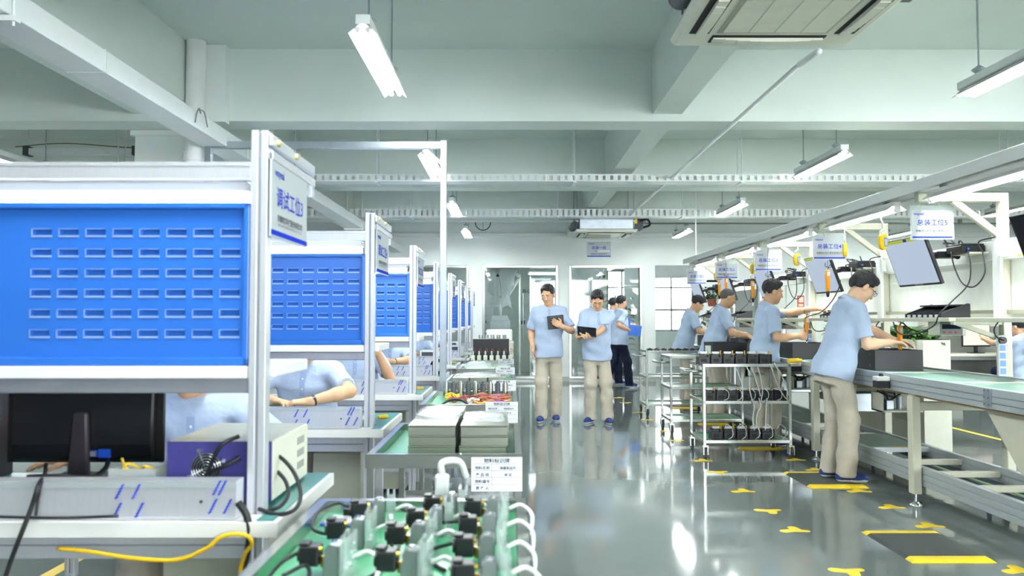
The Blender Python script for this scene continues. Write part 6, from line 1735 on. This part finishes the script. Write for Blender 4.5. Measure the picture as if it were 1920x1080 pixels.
    for q in range(nA+1):
        a = R(10)+(2*PI-R(20))*q/nA; fr_ = max(0.0, math.cos(a))**3
        for r_, z_ in ((.066, -.012), (.064, .022), (.069, .026), (.090+.006*fr_, -.020-.026*fr_), (.086+.006*fr_, -.022-.026*fr_), (.069, .012)):
            ring.append(Tc @ Vector((r_*math.sin(a), r_*.98*math.cos(a), z_)))
    fs = [(q*6+k, q*6+(k+1) % 6, (q+1)*6+(k+1) % 6, (q+1)*6+k) for q in range(nA) for k in range(6)]
    m.add(ring, fs, True); m.build('collar', SHIRT, body)
    if loc[0] < 1.5 and loc[1] < 11:
        m = MB(); rows = []
        for z_ in np.linspace(1.255, 1.405, 8):
            row = []
            for x_ in (-.016, -.006, .006, .016):
                p_ = B(x_, .13, z_); dd = (vs[:, 0]-p_.x)**2+(vs[:, 2]-p_.z)**2; near = vs[dd < .014**2]
                row.append((p_.x, (near[:, 1].max() if len(near) else p_.y)+.0025, p_.z))
            rows += row
        m.add(rows, [(4*i+k, 4*i+k+1, 4*i+k+5, 4*i+k+4) for i in range(7) for k in range(3)], True)
        m.build('placket', mat('placket cotton', (150, 170, 206), .8), body)
        m = MB()
        for i_ in (2, 5): c_ = Vector(rows[4*i_+1]); m.ell((c_.x+.006, c_.y+.002, c_.z), (.006, .003, .006), 8, 6)
        m.build('button', WHITE, body)
    if glasses:
        m = MB()
        for sx in (-1, 1):
            m.tube([Hd(sx*(.033+.024*math.cos(a)), .108, .008+.018*math.sin(a)) for a in [2*PI*q/16 for q in range(16)]], .0018, n=6, res=1, closed=True)
            m.tube([Hd(sx*.057, .107, .012), Hd(sx*.078, .06, .014), Hd(sx*.083, .0, .012)], .0016, n=6, res=2)
        m.tube([Hd(-.009, .109, .010), Hd(.009, .109, .010)], .0016, n=6, res=1); m.build('glasses', BLACK, body)
    if logo:
        vs = np.empty(len(shirt.data.vertices)*3, np.float32); shirt.data.vertices.foreach_get('co', vs); vs = vs.reshape(-1, 3)
        m = MB(); o_ = B(-.085, .13, 1.255); m.text('wayeal', .026, o_, (-1, 0, 0), (0, 0, 1))
        out = []
        for v in m.v:
            dd = (vs[:, 0]-v[0])**2+(vs[:, 2]-v[2])**2; near = vs[dd < 0.012**2]
            out.append((v[0], (near[:, 1].max() if len(near) else v[1])+.002, v[2]))
        m.v = out; m.build('logo_lettering', INKB, body)
    if watch:
        sh, el_, w = arms[0 if watch > 0 else 1]; u = (w-el_).normalized()
        m = MB(); m.cyl(w-u*.035, w-u*.018, .031, n=18); m.build('wristwatch', BLACK, body)
    return body

D0 = (0, 0, -1)
# the four standing workers, facing the conveyor
person('person with glasses bent over the nearest black chassis, one foot on a mat', (2.665, 6.24, 0.014), -90, 1.71, lean=16, head=(0, 38), pelvis=(0, -0.05),
       RH=dict(w=W(1666, 642, 6.14), e=(0.5, -0.6, -0.7), d=(-0.25, 1, -0.05), n=(0.1, 0, -1), c=0.25), LH=dict(w=W(1676, 638, 6.46), e=(-0.5, -0.5, -0.7), d=(0.35, 1, -0.15), n=(0.1, 0.2, -1), c=0.35),
       feet=((0.10, -0.02, 6), (-0.10, -0.07, -6)), hair='full', glasses=True, skin=SKINL, h=0.005, seed=1)
person('person reaching one arm towards the station four monitor, dark short hair, light blue polo', (2.645, 8.02, 0.0), -90, 1.70, lean=6, head=(0, 12), pelvis=(0, -0.02),
       RH=dict(w=W(1495, 630, 7.84), e=(0.5, -0.5, -0.8), d=(0, 1, -0.05), n=(-1, 0.1, 0), c=0.85), LH=dict(w=W(1536, 578, 8.12), e=(-0.2, 0, -1), d=(0.1, 1, -0.12), n=(0.2, 0, -1), c=0.5),
       feet=((0.10, 0.03, 6), (-0.10, 0.0, -6)), hair='short', h=0.006, seed=2)
person('person with shaven head and both arms down in a chassis, light blue polo', (2.575, 9.78, 0.014), -90, 1.69, lean=15, head=(0, 20), pelvis=(0, -0.02),
       RH=dict(w=W(1398, 627, 9.62), e=(0.6, -0.3, -0.5), d=(-0.1, 1, -0.5), n=(-0.5, 0, -1), c=0.5), LH=dict(w=W(1394, 630, 9.95), e=(-0.5, -0.3, -0.5), d=(0.2, 1, -0.5), n=(0.4, 0, -1), c=0.5),
       feet=((0.10, 0.03, 6), (-0.10, 0.0, -6)), hair='buzz', h=0.006, seed=3, fat=1.05)
person('person farthest along the conveyor, head bent down, dark hair, light blue polo', (2.60, 11.52, 0.014), -90, 1.66, lean=14, head=(0, 34), pelvis=(0, -0.02),
       RH=dict(w=W(1334, 621, 11.35), e=(0.6, -0.3, -0.5), d=(-0.1, 1, -0.4), n=(-0.3, 0, -1), c=0.4), LH=dict(w=W(1334, 624, 11.65), e=(-0.5, -0.3, -0.5), d=(0.2, 1, -0.5), n=(0.4, 0, -1), c=0.5),
       feet=((0.10, 0.03, 6), (-0.10, 0.0, -6)), hair='short', h=0.007, seed=4)
m = MB(); m.box(-.035, .06, -.025, .025, -.02, .03); m.box(-.03, .0, -.02, .02, -.09, -.02); o = m.build('hand_scanner', BLACK, None, .006); o.location = W(1551, 587, 8.12); tag(o, 'black hand scanner in the outstretched hand of the reaching worker', 'scanner')
# the two walking towards the camera
person('person walking up the aisle with a black tablet held against the chest', (0.49, 9.88, 0), 180, 1.73, lean=1, head=(-24, 20),
       RH=dict(w=W(999, 652, 9.80), e=(0.2, -0.9, 0), d=(0.0, 0.12, -1), n=(-1, 0.2, 0), c=0.35), LH=dict(w=W(1054, 612, 9.585), e=(-0.6, -0.2, -0.8), d=(1, 0.05, 0.55), n=(0.1, -1, 0.1), c=0.45),
       feet=((0.105, 0.10, 10), (-0.085, -0.06, -3)), hair='short', h=0.006, seed=5)
t = thing('tablet', 'black tablet held upright against the chest of the taller walker', 'tablet', W(1042, 604, 9.66))
ax = Vector((0.96, 0.08, 0.10)).normalized(); az = Vector((-0.08, 0.12, 1)).normalized(); ay = az.cross(ax)
m = MB(); m.obox((0, 0, 0), ax, ay, az, (0.205, 0.012, 0.17)); m.build('cover', BLACK, t, 0.004); m = MB(); m.obox(ay*0.007, ax, ay, az, (0.19, 0.001, 0.155)); m.build('screen', SCREENK, t)
person('person walking up the aisle with head bowed, writing on a level black tablet', (1.085, 9.72, 0), 184, 1.67, lean=3, head=(-10, 36),
       RH=dict(w=W(1083, 632, 9.41), e=(0.1, -0.6, -1), d=(-0.5, 0.6, 0.25), n=(-0.6, 0.1, -0.7), c=0.6), LH=dict(w=W(1108, 632, 9.37), e=(-0.3, -0.4, -1), d=(1, 0.12, 0.05), n=(0, -0.35, 1), c=0.4),
       feet=((0.09, 0.0, 32), (-0.115, 0.09, -2)), hair='short', h=0.006, logo=True, seed=6)
t = thing('tablet', 'black tablet held level by the walker with bowed head', 'tablet', W(1100, 622, 9.40))
ax = Vector((0.96, 0.05, -0.10)).normalized(); ay = Vector((0.06, 0.72, 0.62)).normalized(); az = ax.cross(ay)
m = MB(); m.obox((0, 0, 0), ax, ay, az, (0.235, 0.17, 0.012)); m.build('cover', BLACK, t, 0.004); m = MB(); m.obox(az*0.007, ax, ay, az, (0.22, 0.155, 0.001)); m.build('screen', SCREENK, t)
m = MB(); m.cyl(W(1086, 614, 9.40), W(1094, 624, 9.40), 0.004, n=8); tag(m.build('pen', BLACK), 'dark pen in the hand of the walker with bowed head', 'pen')
# two by the glass
person('person in navy trousers striding past the right glass window with a blue folder', (2.04, 14.50, 0), -68, 1.72, lean=3, head=(12, 4),
       RH=dict(w=W(1180, 619, 14.30), e=(0.3, -0.8, -0.6), d=(-0.1, 1, -0.15), n=(-1, 0, 0.2), c=0.6), LH=dict(w=W(1183, 612, 14.62), e=(-0.3, -0.8, -0.6), d=(0.2, 1, 0), n=(0.6, 0, 0.6), c=0.4),
       feet=((0.06, 0.17, 4), (-0.06, -0.27, 0, 0.05, 0.7)), trousers=NAVY, hair='short', h=0.007, seed=7)
t = thing('folder', 'blue folder carried by the person in navy trousers', 'folder', W(1190, 620, 14.3))
m = MB(); m.obox((0, 0, 0), (1, 0.1, -0.14), (0.1, -1, 0), (0.14, 0, 1), (0.24, 0.012, 0.20)); m.build('cover', mat('blue folder', (70, 128, 235), .5), t, 0.002)
m = MB(); m.obox((0.003, 0.0, 0.003), (1, 0.1, -0.14), (0.1, -1, 0), (0.14, 0, 1), (0.235, 0.006, 0.197)); m.build('papers', PAPER, t)
person('person half hidden behind the one in navy trousers, only dark hair and shoulder showing', (1.98, 15.2, 0), -68, 1.70, lean=3, head=(10, 8),
       RH=dict(w=W(1172, 606, 15.0), e=(0.3, -0.8, -0.6), d=(-0.1, 1, 0), n=(-1, 0, 0.2), c=0.6), feet=((0.07, 0.12, 4), (-0.07, -0.15, 0)), trousers=NAVY, hair='short', h=0.008, seed=8)
t = thing('folder', 'smaller blue folder held by the half hidden person', 'folder', W(1177, 604, 15.0))
m = MB(); m.obox((0, 0, 0), (1, 0.1, 0), (0.1, -1, 0), (0, 0, 1), (0.10, 0.012, 0.16)); m.build('cover', mat('blue folder', (70, 128, 235), .5), t, 0.002)
# seated at the benches, facing the camera
SITF = ((0.10, 0.34, 4), (-0.10, 0.34, -4))
def seated(i, label, x, RH, LH, lean=14, hd=(0, 28), **kw):
    return person(label, (x, BENCH_Y[i]+1.0, 0), 180, 1.70, lean=lean, head=hd, RH=RH, LH=LH, feet=SITF, sit=True, h=kw.pop('h', 0.007), seed=20+i, **kw)
seated(0, 'person seated behind the nearest blue bench, blue polo with small lettering on the chest', -1.21, dict(w=(-1.53, 2.77, 0.80), e=(0.9, 0.1, -0.1), d=(1, 0.28, 0), n=(0, 0.1, -1), c=0.25), dict(w=(-1.07, 2.74, 0.83), e=(-0.9, 0.1, -0.2), d=(0.5, 1, 0), n=(0, 0.1, -1), c=0.25), logo=True, lean=23)
seated(1, 'person seated behind the second blue bench with both hands together on the mat', -1.27, dict(w=(-1.37, 4.50, 0.82), e=(0.9, 0.1, -0.1), d=(-0.9, 0.5, 0), n=(0, 0.1, -1), c=0.5), dict(w=(-1.16, 4.48, 0.82), e=(-1, 0.2, -0.15), d=(1, 0.3, 0), n=(0, -0.1, -1), c=0.5), watch=-1)
seated(2, 'person seated behind the third blue bench with a forearm raised', -1.30, dict(w=(-1.42, 6.25, 0.83), e=(0.9, 0.1, -0.1), d=(-0.8, 0.5, 0), n=(0, 0.1, -1), c=0.5), dict(w=(-1.08, 6.30, 1.02), e=(-0.5, -0.2, -1), d=(0.2, 0.2, 1), n=(0.2, -1, 0), c=0.5))
seated(3, 'person seated behind the fourth blue bench wearing a black wristwatch', -1.28, dict(w=(-1.50, 8.0, 0.82), e=(0.9, -0.2, -0.4), d=(-0.6, 0.5, 0), n=(0, 0.1, -1), c=0.5), dict(w=(-1.20, 7.90, 0.86), e=(-1, 0.1, -0.3), d=(1, 0.2, 0.1), n=(0, -0.5, -0.6), c=0.6), watch=-1)
seated(4, 'person seated behind the fifth blue bench, counted from the camera', -1.26, dict(w=(-1.35, 9.72, 0.82), e=(0.9, -0.2, -0.4), d=(-0.6, 0.5, 0), n=(0, 0.1, -1), c=0.5), dict(w=(-1.12, 9.70, 0.84), e=(-1, 0.1, -0.3), d=(1, 0.2, 0.1), n=(0, -0.5, -0.6), c=0.6), h=0.008)
seated(5, 'person seated behind the sixth blue bench, counted from the camera', -1.26, dict(w=(-1.35, 11.46, 0.82), e=(0.9, -0.2, -0.4), d=(-0.6, 0.5, 0), n=(0, 0.1, -1), c=0.5), dict(w=(-1.05, 11.42, 0.84), e=(-1, 0.1, -0.3), d=(1, 0.2, 0.1), n=(0, -0.5, -0.6), c=0.6), h=0.008)
person('person seated at the office desk beyond the conveyor, seen from behind', (7.50, 11.28, 0), 8, 1.68, lean=8, head=(20, 10), RH=dict(w=(7.75, 11.82, 0.83), e=(0.9, -0.3, -0.5), d=(-0.2, 1, 0), n=(0, 0, -1), c=0.5), LH=dict(w=W(1842, 634, 11.80), e=(-1, 0.1, -0.8), d=(0.3, 0.5, 0.8), n=(0.5, 0.6, 0), c=0.6), feet=SITF, sit=True, h=0.008, trousers=NAVY, seed=40)
